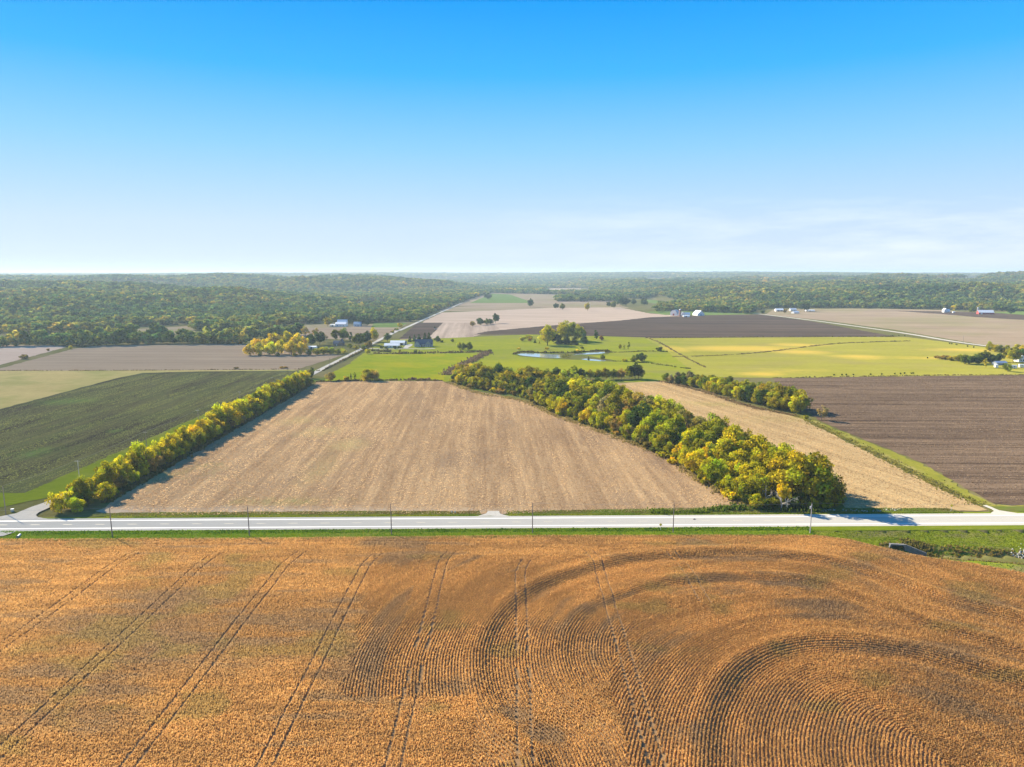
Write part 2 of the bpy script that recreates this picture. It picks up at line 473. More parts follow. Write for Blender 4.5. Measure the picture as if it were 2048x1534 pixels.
M_STUB = field_mat("bean_stubble", (0.29, 0.18, 0.095), (0.575, 0.385, 0.198), R(2), (0.55, 0.035), (0.16, 0.004), weights=(0.46, 0.36, 0.18), cut=(0.40, 0.61),
                   patch=((0.22, 0.15, 0.10), (0.03, 0.012), 0.5, 0.72, 0.7),
                   spots=[((0.48, 0.36, 0.15), [e_px(640, 862, 50, 12, 1.0), e_px(695, 890, 45, 16, 1.0), e_px(600, 842, 45, 9, .9), e_px(650, 930, 30, 40, .5)]),
                          ((0.27, 0.29, 0.05), [e_px(600, 1003, 70, 6, 0.25), e_px(330, 950, 60, 10, .1)]),
                          ((0.50, 0.385, 0.26), [e_px(600, 1022, 480, 9, 0.9), e_px(240, 1022, 160, 9, 0.9)])])
M_STUB2 = field_mat("corn_stubble", (0.34, 0.225, 0.105), (0.60, 0.42, 0.20), R(19), (0.6, 0.04), (0.18, 0.005), weights=(0.46, 0.38, 0.16), cut=(0.38, 0.61),
                    spots=[((0.27, 0.27, 0.04), [e_px(1420, 808, 90, 5, .3), e_px(1560, 838, 70, 6, .2)])])
M_PLOUGH = field_mat("ploughed_soil", (0.072, 0.045, 0.030), (0.275, 0.185, 0.115), R(88), (0.8, 0.07), (0.20, 0.0035), weights=(0.44, 0.46, 0.1), cut=(0.42, 0.61), bump=0.4)
M_DARKGREEN = field_mat("sprouting_dark_field", (0.042, 0.035, 0.028), (0.150, 0.140, 0.050), R(-3), (0.8, 0.07), (0.10, 0.011), weights=(0.40, 0.46, 0.14), cut=(0.42, 0.585),
                        patch=((0.095, 0.112, 0.038), (0.07, 0.012), 0.46, 0.62, 0.6),
                        spots=[((0.12, 0.23, 0.04), [e_px(130, 803, 55, 7, .5), e_px(75, 905, 26, 10, .2), e_px(230, 862, 12, 3, .3)])])
M_TAN = field_mat("dry_grass", (0.38, 0.29, 0.10), (0.55, 0.41, 0.16), R(85), (0.4, 0.1), (0.05, 0.01), patch=((0.22, 0.25, 0.055), (0.012, 0.012), 0.42, 0.7, 0.9))
M_LSTUB = field_mat("grey_stubble", (0.24, 0.17, 0.11), (0.42, 0.31, 0.20), R(90), (0.35, 0.02), (0.10, 0.002), weights=(0.3, 0.55, 0.15), cut=(0.38, 0.64))
M_PINK = field_mat("pinkish_stubble", (0.42, 0.30, 0.22), (0.56, 0.42, 0.31), R(80), (0.4, 0.05), (0.1, 0.004))
M_HAY = field_mat("bright_hay_grass", (0.18, 0.24, 0.008), (0.35, 0.35, 0.008), R(60), (0.4, 0.12), (0.08, 0.03), cut=(0.36, 0.66), patch=((0.40, 0.33, 0.012), (0.025, 0.02), 0.48, 0.66, 0.75))
M_MEADOW = field_mat("meadow_grass", (0.18, 0.23, 0.012), (0.36, 0.335, 0.025), R(80), (0.4, 0.15), (0.05, 0.02), patch=((0.24, 0.21, 0.07), (0.012, 0.008), 0.48, 0.68, 0.7),
                     spots=[((0.36, 0.34, 0.012), [e_px(1030, 728, 130, 9, 1.0), e_px(1180, 735, 110, 8, 0.9), e_px(1190, 714, 60, 4, .5), e_px(1330, 738, 60, 5, .5)])])
M_PAST = field_mat("pasture_grass", (0.25, 0.235, 0.030), (0.42, 0.36, 0.055), R(85), (0.4, 0.12), (0.05, 0.008), patch=((0.31, 0.24, 0.09), (0.012, 0.006), 0.5, 0.7, 0.6),
                   spots=[((0.64, 0.43, 0.07), [e_px(1470, 697, 140, 6, 1.5), e_px(1350, 697, 30, 7, 1.5), e_px(1600, 690, 60, 4, 1.0), e_px(1600, 704, 60, 5, 1.2),
                                               e_px(1720, 714, 60, 5, 1.0), e_px(1860, 716, 80, 3, .7), e_px(1930, 700, 80, 4, .9), e_px(1520, 748, 50, 5, 1.2), e_px(1580, 742, 60, 4, .3)]),
                          ((0.17, 0.24, 0.03), [e_px(1340, 690, 50, 10, .3)])])
M_FARDARK = field_mat("far_ploughed_soil", (0.060, 0.042, 0.029), (0.155, 0.106, 0.073), R(84), (0.1, 0.008), (0.03, 0.0015), weights=(0.3, 0.55, 0.15), cut=(0.38, 0.64))
M_FARPALE = field_mat("far_pale_stubble", (0.40, 0.285, 0.20), (0.58, 0.43, 0.31), R(82), (0.1, 0.008), (0.03, 0.002), weights=(0.3, 0.5, 0.2), cut=(0.35, 0.6))
M_FARROWS = field_mat("far_row_stubble", (0.36, 0.26, 0.185), (0.58, 0.43, 0.31), R(3), (0.1, 0.008), (0.05, 0.0012), weights=(0.25, 0.6, 0.15), cut=(0.38, 0.58))
M_FARTAN = field_mat("far_tan_field", (0.26, 0.185, 0.12), (0.42, 0.31, 0.20), R(86), (0.1, 0.01), (0.02, 0.002), weights=(0.3, 0.5, 0.2),
                     patch=((0.22, 0.22, 0.07), (0.004, 0.003), 0.45, 0.7, 0.7))
M_FARGREEN = field_mat("far_green_field", (0.10, 0.17, 0.035), (0.20, 0.25, 0.06), R(80), (0.1, 0.02), (0.02, 0.004))
M_VERGE = field_mat("verge_grass", (0.10, 0.15, 0.008), (0.22, 0.25, 0.014), R(90), (0.8, 0.3), (0.3, 0.02), cut=(0.3, 0.66), patch=((0.27, 0.24, 0.06), (0.05, 0.02), 0.52, 0.7, 0.6))
M_STRIP = field_mat("strip_grass", (0.15, 0.165, 0.018), (0.33, 0.29, 0.045), 0, (0.6, 0.4), (0.12, 0.06), patch=((0.40, 0.31, 0.12), (0.07, 0.05), 0.5, 0.66, 0.8))
M_DITCH = field_mat("ditch_grass", (0.10, 0.085, 0.03), (0.22, 0.18, 0.06), R(90), (0.7, 0.2), (0.3, 0.02), patch=((0.12, 0.17, 0.02), (0.05, 0.03), 0.42, 0.6, 0.9))
M_SOIL = field_mat("bean_field_litter", (0.24, 0.145, 0.068), (0.37, 0.23, 0.11), R(90), (0.9, 0.3), (0.15, 0.01))
M_WATER, n_, l_, o_ = new_mat("pond_water")
b_ = n_.new("ShaderNodeBsdfPrincipled"); b_.inputs['Base Color'].default_value = (0.22, 0.27, 0.29, 1); b_.inputs['Roughness'].default_value = 0.06
b_.inputs['IOR'].default_value = 2.2; b_.inputs['Specular IOR Level'].default_value = 1.0
t_ = n_.new("ShaderNodeTexCoord"); x_ = n_.new("ShaderNodeTexNoise"); x_.inputs['Scale'].default_value = 0.8
l_.new(t_.outputs['Object'], x_.inputs['Vector'])
bp_ = n_.new("ShaderNodeBump"); bp_.inputs['Distance'].default_value = 0.01; l_.new(x_.outputs[0], bp_.inputs['Height']); l_.new(bp_.outputs[0], b_.inputs['Normal'])
l_.new(b_.outputs[0], o_.inputs[0])

# far to near
sheet("far_field", [(905, 612), (940, 598), (985, 586), (1130, 588), (1250, 600), (1240, 609), (1100, 612)], M_FARTAN)
sheet("far_field", [(940, 606), (985, 587), (1020, 589), (1040, 596), (1070, 606), (1020, 606)], M_FARGREEN)
sheet("far_field", [(1090, 584), (1100, 577), (1170, 577), (1175, 584)], M_FARPALE)
sheet("far_field", [(705, 610), (720, 604), (780, 605), (775, 611)], M_FARPALE)
sheet("far_field", [(1280, 603), (1315, 596), (1330, 602), (1310, 607)], M_FARGREEN)
sheet("stubble_field", [(878, 622), (892, 614), (1000, 611), (1240, 610), (1260, 616), (1130, 619), (960, 622)], M_FARTAN)
sheet("stubble_field", [(795, 682), (850, 641), (885, 625), (960, 622), (1100, 616), (1240, 615), (1300, 627), (1375, 632), (1300, 636), (1240, 642), (1100, 652), (975, 664), (940, 676), (900, 684)], M_FARPALE, 1.0)
sheet("stubble_field", [(855, 677), (886, 645.5), (985, 645), (1000, 658), (970, 664), (940, 676), (900, 683)], M_FARROWS, 1.0)
sheet("ploughed_field", [(798, 678), (834, 645.5), (886, 645.3), (856, 677)], M_FARDARK, 0.5)
sheet("ploughed_field", [(948, 669), (958, 666), (975, 662.5), (1100, 651), (1240, 641), (1300, 634.5), (1400, 631), (1520, 629), (1620, 642), (1740, 664), (1800, 674), (1300, 677), (1180, 673), (1060, 669)], M_FARDARK, 1.0)
sheet("farmyard_grass", [(1290, 624), (1330, 621), (1500, 621), (1520, 628), (1400, 630.5), (1330, 630)], M_FARGREEN)
sheet("stubble_field", [(1530, 629), (1545, 620), (1700, 617), (1880, 620), (2048, 633), (2500, 660), (2500, 760), (2060, 698), (1990, 694), (1800, 661), (1650, 641)], M_FARTAN, 1.0)
sheet("ploughed_field", [(1780, 621), (1900, 623), (2048, 628), (2500, 634), (2500, 650), (2048, 640), (1950, 634), (1880, 628)], M_FARDARK, 1.0)
sheet("lawn", [(1985, 625), (2048, 622), (2300, 622), (2300, 631), (2048, 630)], M_FARGREEN)
sheet("meadow", [(700, 725), (745, 695), (770, 680), (900, 676), (1060, 669), (1300, 675), (1340, 700), (1420, 752), (1320, 763), (1200, 766), (880, 764)], M_MEADOW)
sheet("pasture", [(1290, 676.5), (1500, 675), (1810, 673.5), (1990, 697), (2048, 700), (2500, 742), (2500, 748), (2048, 750), (1560, 756), (1400, 754), (1330, 700)], M_PAST)
sheet("hay_field", [(632, 764), (665, 745), (735, 709), (960, 707), (972, 710), (890, 752), (885, 763)], M_HAY)
sheet("brown_field", [(555, 664), (580, 651), (650, 648), (760, 648), (812, 648), (790, 664), (757, 681), (620, 677)], M_FARTAN)
sheet("lawn", [(742, 655), (748, 646.5), (815, 646), (800, 655)], M_FARGREEN)
sheet("far_field", [(205, 672), (225, 661), (380, 652), (392, 664), (320, 672)], M_FARTAN)
sheet("stubble_field", [(-300, 692), (0, 690), (125, 691), (132, 694.5), (0, 730), (-100, 760), (-300, 760)], M_PINK)
sheet("stubble_field", [(0, 742), (590, 740), (685, 711), (600, 700), (480, 688), (200, 691.5), (150, 697), (0, 737), (-21, 742)], M_LSTUB)
sheet("dry_grass_field", [(0, 742), (600, 739.5), (575, 744), (285, 747), W((-361, 640)), W((-361, 292)), W((-1100, 292)), W((-1100, 697))], M_TAN)
sheet("sprouting_field", [(285, 746), (400, 743), (575, 741.5), (608, 744), W((-205, 560)), W((-205, 420)), W((-208, 298)), W((-250, 292)), W((-361, 292)), W((-361, 640))], M_DARKGREEN)
sheet("roadside_verge", [W((-205, 700)), W((-194, 700)), W((-193, 300)), W((-215, 274)), W((-420, 273)), W((-420, 294)), W((-213, 299))], M_VERGE)
sheet("hedge_verge", [W((-185, 660)), W((-168, 640)), W((-168, 400)), W((-164, 275)), W((-185, 275))], M_DITCH)
sheet("stubble_field", [W((-168, 275)), W((-170, 400)), W((-171, 612)), (632, 764.5), (700, 762.5), (800, 762), (885, 762), (960, 783), (1045, 798), (1110, 826), (1220, 866), (1320, 905), (1400, 955), (1480, 1002), (1494, 1016), (1400, 1022), (1340, 1025.5), (990, 1030), (600, 1031.5), (300, 1033.5)], M_STUB, 0.7)
sheet("woodland_floor", [(885, 764), (960, 784), (1045, 800), (1110, 828), (1220, 868), (1320, 907), (1400, 957), (1480, 1004), (1530, 1018), (1690, 1018), (1680, 985), (1560, 920), (1440, 862), (1300, 805), (1240, 783), (1180, 768), (1285, 758), (1280, 752), (1000, 752)], M_DITCH, 0.7)
sheet("stubble_field", [(1190, 770), (1290, 763.5), (1330, 763), (1400, 781), (1500, 812), (1600, 836), (1660, 866), (1760, 917), (1900, 987), (1955, 1011), (1975, 1021), (1800, 1022), (1690, 1016), (1670, 990), (1560, 925), (1440, 866), (1300, 808), (1240, 786)], M_STUB2, 0.7)
sheet("ploughed_field", [(1545, 757), (1700, 754), (2048, 750), (2500, 748), (3000, 1008), (2050, 1011), (1988, 1007), (1840, 924), (1700, 868), (1640, 842), (1585, 802)], M_PLOUGH, 0.6)
sheet("grass_strip", [(1590, 826), (1640, 845), (1700, 870), (1840, 926), (1988, 1009), (2060, 1012), (2060, 1026), (1985, 1023), (1955, 1009), (1900, 980), (1760, 910), (1660, 863), (1605, 838)], M_STRIP, 0.9, 3)
sheet("pond_bank", [(1022, 708), (1036, 704), (1090, 705), (1140, 704.5), (1205, 701.5), (1222, 703), (1216, 709), (1170, 711), (1225, 720), (1235, 724), (1165, 720), (1110, 718.5), (1040, 713)], M_DITCH, 0.4, 3)
def pond(pl, n=5):
    sheet("pond", [W(p) for p in smooth_line([gp(*p) for p in pl], n)[:-1]], M_WATER, 0.15, 3)
pond([(1034, 708.5), (1050, 706.8), (1075, 707.2), (1100, 708.6), (1124, 710.4), (1119, 712.2), (1121, 715.6), (1104, 716.4), (1070, 713.8), (1044, 711.2), (1034, 708.5)])
pond([(1142, 709.6), (1160, 707.2), (1185, 705.0), (1206, 703.8), (1211, 705.4), (1198, 707.6), (1165, 709.2), (1148, 710.6), (1142, 709.6)])
sheet("pond", [(1162, 718.5), (1172, 717.3), (1190, 719), (1212, 721.5), (1208, 723), (1180, 721.5)], M_WATER, 0.15, 3)

# ------------------------------------------------------------------ highway and lanes
RA, RB = gp(0, 1050.5), gp(2048, 1038.5)            # middle of the highway at the two picture edges
rdx, rdy = RB[0] - RA[0], RB[1] - RA[1]
rl = math.hypot(rdx, rdy); rdx, rdy = rdx / rl, rdy / rl
RC = gp(1024, 1046)
def road_pt(s, off): return (RC[0] + rdx * s - rdy * off, RC[1] + rdy * s + rdx * off)
def road_strip(name, off0, off1, mat, z, s0=-1500, s1=1500, step=60, **props):
    n = int((s1 - s0) / step); V = []
    for i in range(n + 1):
        s = s0 + (s1 - s0) * i / n
        for o in (off0, off1): V.append((*road_pt(s, o), z))
    return link(name, np_mesh(name, V, [(2 * i, 2 * i + 2, 2 * i + 3, 2 * i + 1) for i in range(n)]), mat, **props)
ZR = 0.42
hw = MB()
prof = [(-10.2, -0.02), (-6.9, ZR), (6.9, ZR), (9.6, -0.02)]
n = 50
V = [(*road_pt(-1500 + 60 * i, o), z) for i in range(n + 1) for o, z in prof]
link("road_bank", np_mesh("road_bank", V, [(4 * i + k, 4 * i + 4 + k, 4 * i + 5 + k, 4 * i + 1 + k) for i in range(n) for k in range(3)]), M_VERGE, kind='structure')
road_strip("road_shoulder", -6.75, 6.75, SHOULDER, ZR + 0.012, kind='structure')
road = road_strip("highway", -4.7, 4.7, PAVING, ZR + 0.02, kind='structure')
for o in (-4.2, 4.2):
    road_strip("edge_line", o - 0.28, o + 0.28, WHITE_PAINT, ZR + 0.026, parent=road)
dm = None
for i in range(-30, 31):
    if dm is None:
        d = road_strip("centre_dash", -0.11, 0.11, YELLOW_PAINT, ZR + 0.026, 0, 3.4, 3.4, parent=road); dm = d.data
    else:
        d = link("centre_dash", dm, None, road)
    d.location = (rdx * 12.2 * i, rdy * 12.2 * i, 0)

GRAVX = -190.0
ribbon("gravel_road", [W((GRAVX, 1180)), W((GRAVX, 900)), W((GRAVX, 600)), W((GRAVX, 330)), W((GRAVX, 290))], 6.2, GRAVEL, z=0.22)
ribbon("gravel_road", [W((GRAVX + 2, 1180)), W((GRAVX + 8, 1450)), W((GRAVX + 20, 1900)), W((GRAVX + 30, 2300))], 6.5, GRAVEL, z=0.24)
sheet("road_junction", [W((-186.8, 312)), W((-187, 292)), (90, 1021), (78, 1026.5), (72, 1032), (76, 1036.5), (96, 1039.5), W(road_pt(-178, 6.5)), W(road_pt(-232, 6.5)), (-60, 1038.5), (0, 1035), (33, 1028.5), (65, 1015), (86, 1008), W((-194.5, 302)), W((-193.2, 312))], GRAVEL, 0.12, 2, z=0.45)
sheet("field_entrance", [(955, 1034.5), (972, 1029), (976, 1024), (998, 1024), (1000, 1029), (1020, 1034.5)], GRAVEL, 0.3, 2, z=0.44)
sheet("field_entrance", [(1972, 1031), (1988, 1024), (1965, 1013), (1972, 1012), (1998, 1022.5), (2046, 1030)], GRAVEL, 0.3, 2, z=0.44)
sheet("field_entrance", [(-60, 1061), (-60, 1075), (6, 1074), (22, 1069), (40, 1062)], GRAVEL, 0.3, 2, z=0.44)
ribbon("gravel_lane", [(1505, 627.5), (1530, 629.5), (1640, 643), (1800, 665.5), (1900, 682), (1990, 694), (2060, 698), (2300, 716)], 8.5, GRAVEL, z=0.3, smooth=4)
ribbon("gravel_lane", [(1300, 592), (1318, 594), (1335, 599), (1365, 604.5)], 9, GRAVEL, z=0.35, smooth=4)
ribbon("driveway", [W((GRAVX, 905)), (770, 698.5), (820, 697.8), (850, 698.4), (870, 697)], 5, GRAVEL, z=0.3, smooth=4)
sheet("farmyard", [(806, 697), (812, 690), (822, 688), (826, 690), (815, 697)], GRAVEL, 0.3, 2, z=0.31)
for (a, b, s0, s1) in ((6.9, 10.9, -1500, -35.0), (6.9, 11.2, -20, 178)):
    pass
sheet("roadside_verge", [W(road_pt(-168, 9.4)), W(road_pt(-12, 9.4)), W(road_pt(-13, 14)), W(road_pt(-60, 14.6)), W(road_pt(-165, 14.0))], M_DITCH, 0.3, 3)
sheet("roadside_verge", [W(road_pt(-3, 9.4)), W(road_pt(182, 9.4)), W(road_pt(178, 14)), W(road_pt(125, 15)), W(road_pt(95, 18)), W(road_pt(60, 15.5)), W(road_pt(20, 14))], M_DITCH, 0.3, 3)
sheet("roadside_verge", [W(road_pt(192, 9.4)), W(road_pt(900, 9.4)), W(road_pt(900, 15)), W(road_pt(196, 16))], M_DITCH, 0.3, 3)
sheet("roadside_verge", [W(road_pt(-900, -9.9)), W(road_pt(110, -9.9)), W(road_pt(110, -15.6)), W(road_pt(-900, -15.6))], M_VERGE, 0.3, 3)

# ------------------------------------------------------------------ tufts: blades of crop, grass and weeds
def tufts(name, P, h, wd, colr, blades=3, lean=0.35, mat=None, flat=0.0, **props):
    """P (N,3); h, wd scalars or (N,); colr (N,3). Every tuft is a few leaning blades."""
    N = len(P); P = np.asarray(P, float)
    h = np.broadcast_to(h, N); wd = np.broadcast_to(wd, N)
    Vs, Cs = [], []
    for k in range(blades):
        a = rng.uniform(0, math.pi, N) + k * math.pi / blades
        dx, dy = np.cos(a), np.sin(a)
        la = rng.uniform(0, 2 * math.pi, N); lm = rng.uniform(0, lean, N) * h
        hh = h * rng.uniform(0.75, 1.15, N); ww = wd * rng.uniform(0.7, 1.2, N)
        ox, oy = rng.normal(0, 0.22, N) * wd, rng.normal(0, 0.22, N) * wd
        q = np.zeros((N, 4, 3))
        for i, (s, top) in enumerate(((-1, 0), (1, 0), (0.75, 1), (-0.75, 1))):
            q[:, i, 0] = P[:, 0] + ox + s * dx * ww / 2 + top * np.cos(la) * lm
            q[:, i, 1] = P[:, 1] + oy + s * dy * ww / 2 + top * np.sin(la) * lm
            q[:, i, 2] = P[:, 2] + (hh if top else -0.03) + (s * dy * 0 if top else 0)
        Vs.append(q); Cs.append(colr * rng.uniform(0.84, 1.16, (N, 1)))
    V = np.concatenate(Vs).reshape(-1, 3)
    F = np.arange(len(V)).reshape(-1, 4)
    return link(name, np_mesh(name, V, F, np.concatenate(Cs)), mat or BLADE, **props)

# ------------------------------------------------------------------ the bean field in the foreground
LA = smooth_line([gp(*p) for p in [(1085, 1560), (1060, 1500), (1010, 1455), (975, 1400), (963, 1340), (968, 1290), (995, 1235), (1050, 1185), (1130, 1150), (1230, 1122), (1350, 1108), (1480, 1104), (1600, 1112), (1700, 1132), (1800, 1165), (1900, 1200), (2080, 1250), (2300, 1330)]], 8)
LB = smooth_line([gp(*p) for p in [(1405, 1700), (1402, 1600), (1404, 1520), (1412, 1450), (1432, 1395), (1470, 1340), (1530, 1303), (1610, 1285), (1710, 1284), (1820, 1300), (1920, 1326), (2048, 1362), (2300, 1450)]], 8)
def bean_relief(x, y):
    da, _ = line_dist(LA, x, y); db, _ = line_dist(LB, x, y)
    z = 1.05 * np.exp(-((da - 1.4) / 3.0) ** 2) + 1.15 * np.exp(-((db - 1.5) / 3.6) ** 2) - 0.45 * np.exp(-((da + 4.0) / 2.4) ** 2) - 0.4 * np.exp(-((db + 4.5) / 2.8) ** 2)
    da2 = da + 19
    z = z + (0.7 * np.exp(-(da2 / 3.2) ** 2) - 0.3 * np.exp(-((da2 + 4.4) / 2.4) ** 2)) * sstep(0, 8, x)
    edge = sstep(247, 238, y)
    return (z * edge + 0.35 * (fbm(x / 28, y / 28, 21, 3) - 0.5) * edge)

def crop_edge(x):
    """far boundary of the crop (y as a function of x)"""
    e = []
    for px, py in [(-2500, 1080), (-500, 1079), (0, 1079), (500, 1077), (1065, 1071), (1500, 1069), (1620, 1070), (1700, 1080), (1790, 1101), (1860, 1116), (1950, 1128), (2048, 1146), (2300, 1180), (3000, 1260)]:
        e.append(gp(px, py))
    e = np.array(e)
    return np.interp(x, e[:, 0], e[:, 1])

xs = np.arange(-330, 331, 1.5)
vs = np.linspace(0, 1, 96)
X = np.repeat(xs[None, :], len(vs), 0)
Y = 60 + (crop_edge(X) + 0.6 - 60) * vs[:, None]
Z = 0.02 + bean_relief(X, Y)
Vv = np.stack([X.ravel(), Y.ravel(), Z.ravel()], 1)
nx = len(xs)
i = np.arange(len(vs) - 1)[:, None] * nx; j = np.arange(nx - 1)[None, :]
Fq = np.stack([i + j, i + j + 1, i + nx + j + 1, i + nx + j], -1).reshape(-1, 4)
link("bean_field_soil", np_mesh("bean_field_soil", Vv, Fq, smooth=True), M_SOIL, kind='structure')

def row_field(x, y):
    """signed row coordinate and along-row coordinate: contour rows beside the two terrace lines, straight rows elsewhere"""
    da, ta = line_dist(LA, x, y); db, tb = line_dist(LB, x, y)
    # boundary between the two terraces' rows, and the straight rows on the far left
    useB = np.abs(db) < np.abs(da) * 0.8
    useB |= (db < -1) & (y < 190) & (np.abs(db) < np.abs(da))
    s = np.where(useB, db, da); t = np.where(useB, tb + 500, ta)
    bl = gp(930, 1396); wl_ = -38 + 6 * (fbm(y / 9, x * 0, 5, 2) - 0.5) - (y - 150) * 0.12
    straight = (x < wl_) | ((y < bl[1]) & (x < -8.0)) | (y > gp(1000, 1112)[1])
    s = np.where(straight, y, s); t = np.where(straight, x - 900, t)
    return s, t

N = 450000
q_ = np.arange(1, N + 1); y = np.sqrt(116 ** 2 + (248 ** 2 - 116 ** 2) * ((q_ * 0.7548776662466927) % 1)); x = (2 * ((q_ * 0.5698402909980532) % 1) - 1) * (0.79 * y + 10)
ROW = 0.76
for _ in range(2):
    s, t = row_field(x, y)
    e = 0.02
    gx = (row_field(x + e, y)[0] - s) / e; gy = (row_field(x, y + e)[0] - s) / e
    g2 = np.clip(gx * gx + gy * gy, 0.2, 4); d = s - np.round(s / ROW) * ROW
    ok = (np.hypot(gx, gy) < 2) & (np.abs(s - y) > 1e-9)
    x = np.where(ok, x - gx * d / g2, x); y = np.where(ok, y - gy * d / g2, y)
s, t = row_field(x, y)
x += rng.normal(0, 0.05, N); y += rng.normal(0, 0.05, N)
keep = y < crop_edge(x) - 0.3 + 0.8 * (fbm(x / 4, y / 4, 3, 2) - 0.5)
# sprayer wheel tracks: pairs of bare lines running away from the camera, and one pair along the headland
track = np.zeros(N, bool)
for x0, y1 in ((-131, 232), (-102.5, 233), (-74.8, 233), (-48.2, 232), (-23.2, 233.5), (2.6, 226), (28.4, 235), (56.5, 232)):
    bend = 0.012 * np.maximum(0, y - (y1 - 14)) ** 2 * (1 if x0 < 20 else -1)
    for o in (-1.5, 1.5):
        m = (np.abs(x - x0 - o - bend - 0.3 * (fbm(y / 12, y * 0 + x0, 4, 2) - 0.5)) < 0.29) & (y < y1)
        if x0 > 40: m &= (y > 195)
        track |= m
for yy in (239.5, 242.4):
    track |= (np.abs(y - yy - 0.6 * (fbm(x / 30, x * 0, 14, 2) - 0.5)) < 0.22) & (x < 60)
keep &= ~(track & (rng.uniform(0, 1, N) < 0.99))
x, y, s, t = x[keep], y[keep], s[keep], t[keep]
z = bean_relief(x, y)
# colour: orange-tan ripe beans, greyer and weedier bands drawn out along the rows
n1 = fbm(t / 22, s / 3.2, 31, 4); n2 = fbm(t / 9, s / 2.0, 37, 3); n3 = fbm(x / 34, y / 30, 41, 4)
c_hi, c_lo, c_gr, c_gn = np.array([0.69, 0.400, 0.138]), np.array([0.52, 0.295, 0.105]), np.array([0.35, 0.235, 0.13]), np.array([0.40, 0.30, 0.10])
k = sstep(0.36, 0.64, 0.5 * n1 + 0.3 * n2 + 0.2 * n3)[:, None]
cc = c_lo * (1 - k) + c_hi * k
gmask = sstep(0.56, 0.74, 0.55 * n1 + 0.6 * (1 - n3) * 0.9 + 0.08 * (x < -30) - 0.03)[:, None] * 0.75
for (px_, py_, rx_, ry_, am_) in ((1560, 1168, 80, 12, .9), (1640, 1225, 85, 22, .8), (1430, 1158, 110, 9, .6), (1950, 1205, 70, 26, .7), (1480, 1118, 110, 7, .7), (900, 1375, 70, 22, .6), (1010, 1430, 60, 18, .8), (690, 1330, 55, 60, .6),
                                 (300, 1190, 260, 9, .5), (180, 1250, 240, 12, .5), (420, 1330, 200, 25, .4), (120, 1440, 160, 30, .5), (1250, 1120, 70, 6, .5), (1850, 1300, 140, 12, .6), (1090, 1470, 60, 18, .8), (640, 1230, 90, 12, .4)):
    ex = e_px(px_, py_, rx_, ry_)
    dd = np.sqrt(((x - ex[0]) / ex[2]) ** 2 + ((y - ex[1]) / ex[3]) ** 2) + 1.5 * (n1 - 0.5) + 0.8 * (n3 - .5)
    gmask = np.maximum(gmask, (am_ * sstep(1.35, 0.35, dd))[:, None])
cc = cc * (1 - gmask) + c_gr * gmask
gm2 = sstep(0.60, 0.75, fbm(x / 17 + 9, y / 12, 51, 4))[:, None] * 0.5
cc = cc * (1 - gm2) + c_gn * gm2
cc *= 0.95 * rng.uniform(0.88, 1.12, (len(x), 1))
hh = 0.36 + 0.22 * fbm(x / 7, y / 5, 61, 3) + rng.normal(0, 0.06, len(x))
tufts("bean_crop", np.stack([x, y, z], 1), hh, 0.29, cc, blades=2, lean=0.34, kind='stuff', label="ripe orange-brown soybean crop standing in curved rows in the foreground")

# ------------------------------------------------------------------ roadside grass and weeds
def scatter_poly(poly, per_m2):
    P = np.array(poly); lo, hi = P.min(0), P.max(0)
    n = int((hi[0] - lo[0]) * (hi[1] - lo[1]) * per_m2)
    q = rng.uniform(0, 1, (n, 2)) * (hi - lo) + lo
    return q[poly_sdf(poly, q[:, 0], q[:, 1]) > 0]

def bank_z(off):
    return np.where(off < 0, np.interp(off, [-10.2, -6.9], [0.0, ZR]), np.interp(off, [6.9, 9.6], [ZR, 0.0]))

def strip_tufts(name, s0, s1, o0, o1, per_m2, h, c1, c2, label, wd=0.28):
    n = int((s1 - s0) * abs(o1 - o0) * per_m2)
    s = rng.uniform(s0, s1, n); o = rng.uniform(o0, o1, n)
    o += 0.9 * (fbm(s / 6, s * 0 + o0, 7, 3) - 0.5)
    X = RC[0] + rdx * s - rdy * o; Y = RC[1] + rdy * s + rdx * o
    k = sstep(0.35, 0.65, fbm(s / 9, o / 2.5, 15, 4))[:, None]
    C = np.array(c1) * (1 - k) + np.array(c2) * k
    return tufts(name, np.stack([X, Y, bank_z(o)], 1), h * rng.uniform(0.5, 1.3, n), wd, C, 2, 0.5, kind='stuff', label=label)
strip_tufts("roadside_grass", -215, 112, -14.6, -7.1, 7, 0.32, (0.085, 0.18, 0.008), (0.15, 0.25, 0.012), "green grass verge between the highway and the bean field")
strip_tufts("dry_grass", -215, 104, -16.2, -14.2, 6, 0.5, (0.22, 0.20, 0.05), (0.33, 0.28, 0.09), "dry yellow grass fringing the far edge of the bean field")
strip_tufts("roadside_grass", -160, -14, 7.0, 10.5, 6, 0.3, (0.13, 0.19, 0.01), (0.25, 0.26, 0.02), "yellow green grass on the far verge left of the field entrance")
strip_tufts("roadside_grass", -1, 180, 7.0, 10.5, 6, 0.3, (0.13, 0.19, 0.01), (0.25, 0.26, 0.02), "yellow green grass on the far verge right of the field entrance")
strip_tufts("ditch_weeds", -160, -13, 10.5, 13.6, 5, 0.35, (0.16, 0.12, 0.03), (0.20, 0.20, 0.02), "brownish weeds in the far ditch left of the field entrance", 0.4)
strip_tufts("ditch_weeds", -2, 178, 10.5, 14.0, 5, 0.35, (0.16, 0.13, 0.03), (0.17, 0.21, 0.02), "brownish weeds in the far ditch right of the field entrance", 0.4)

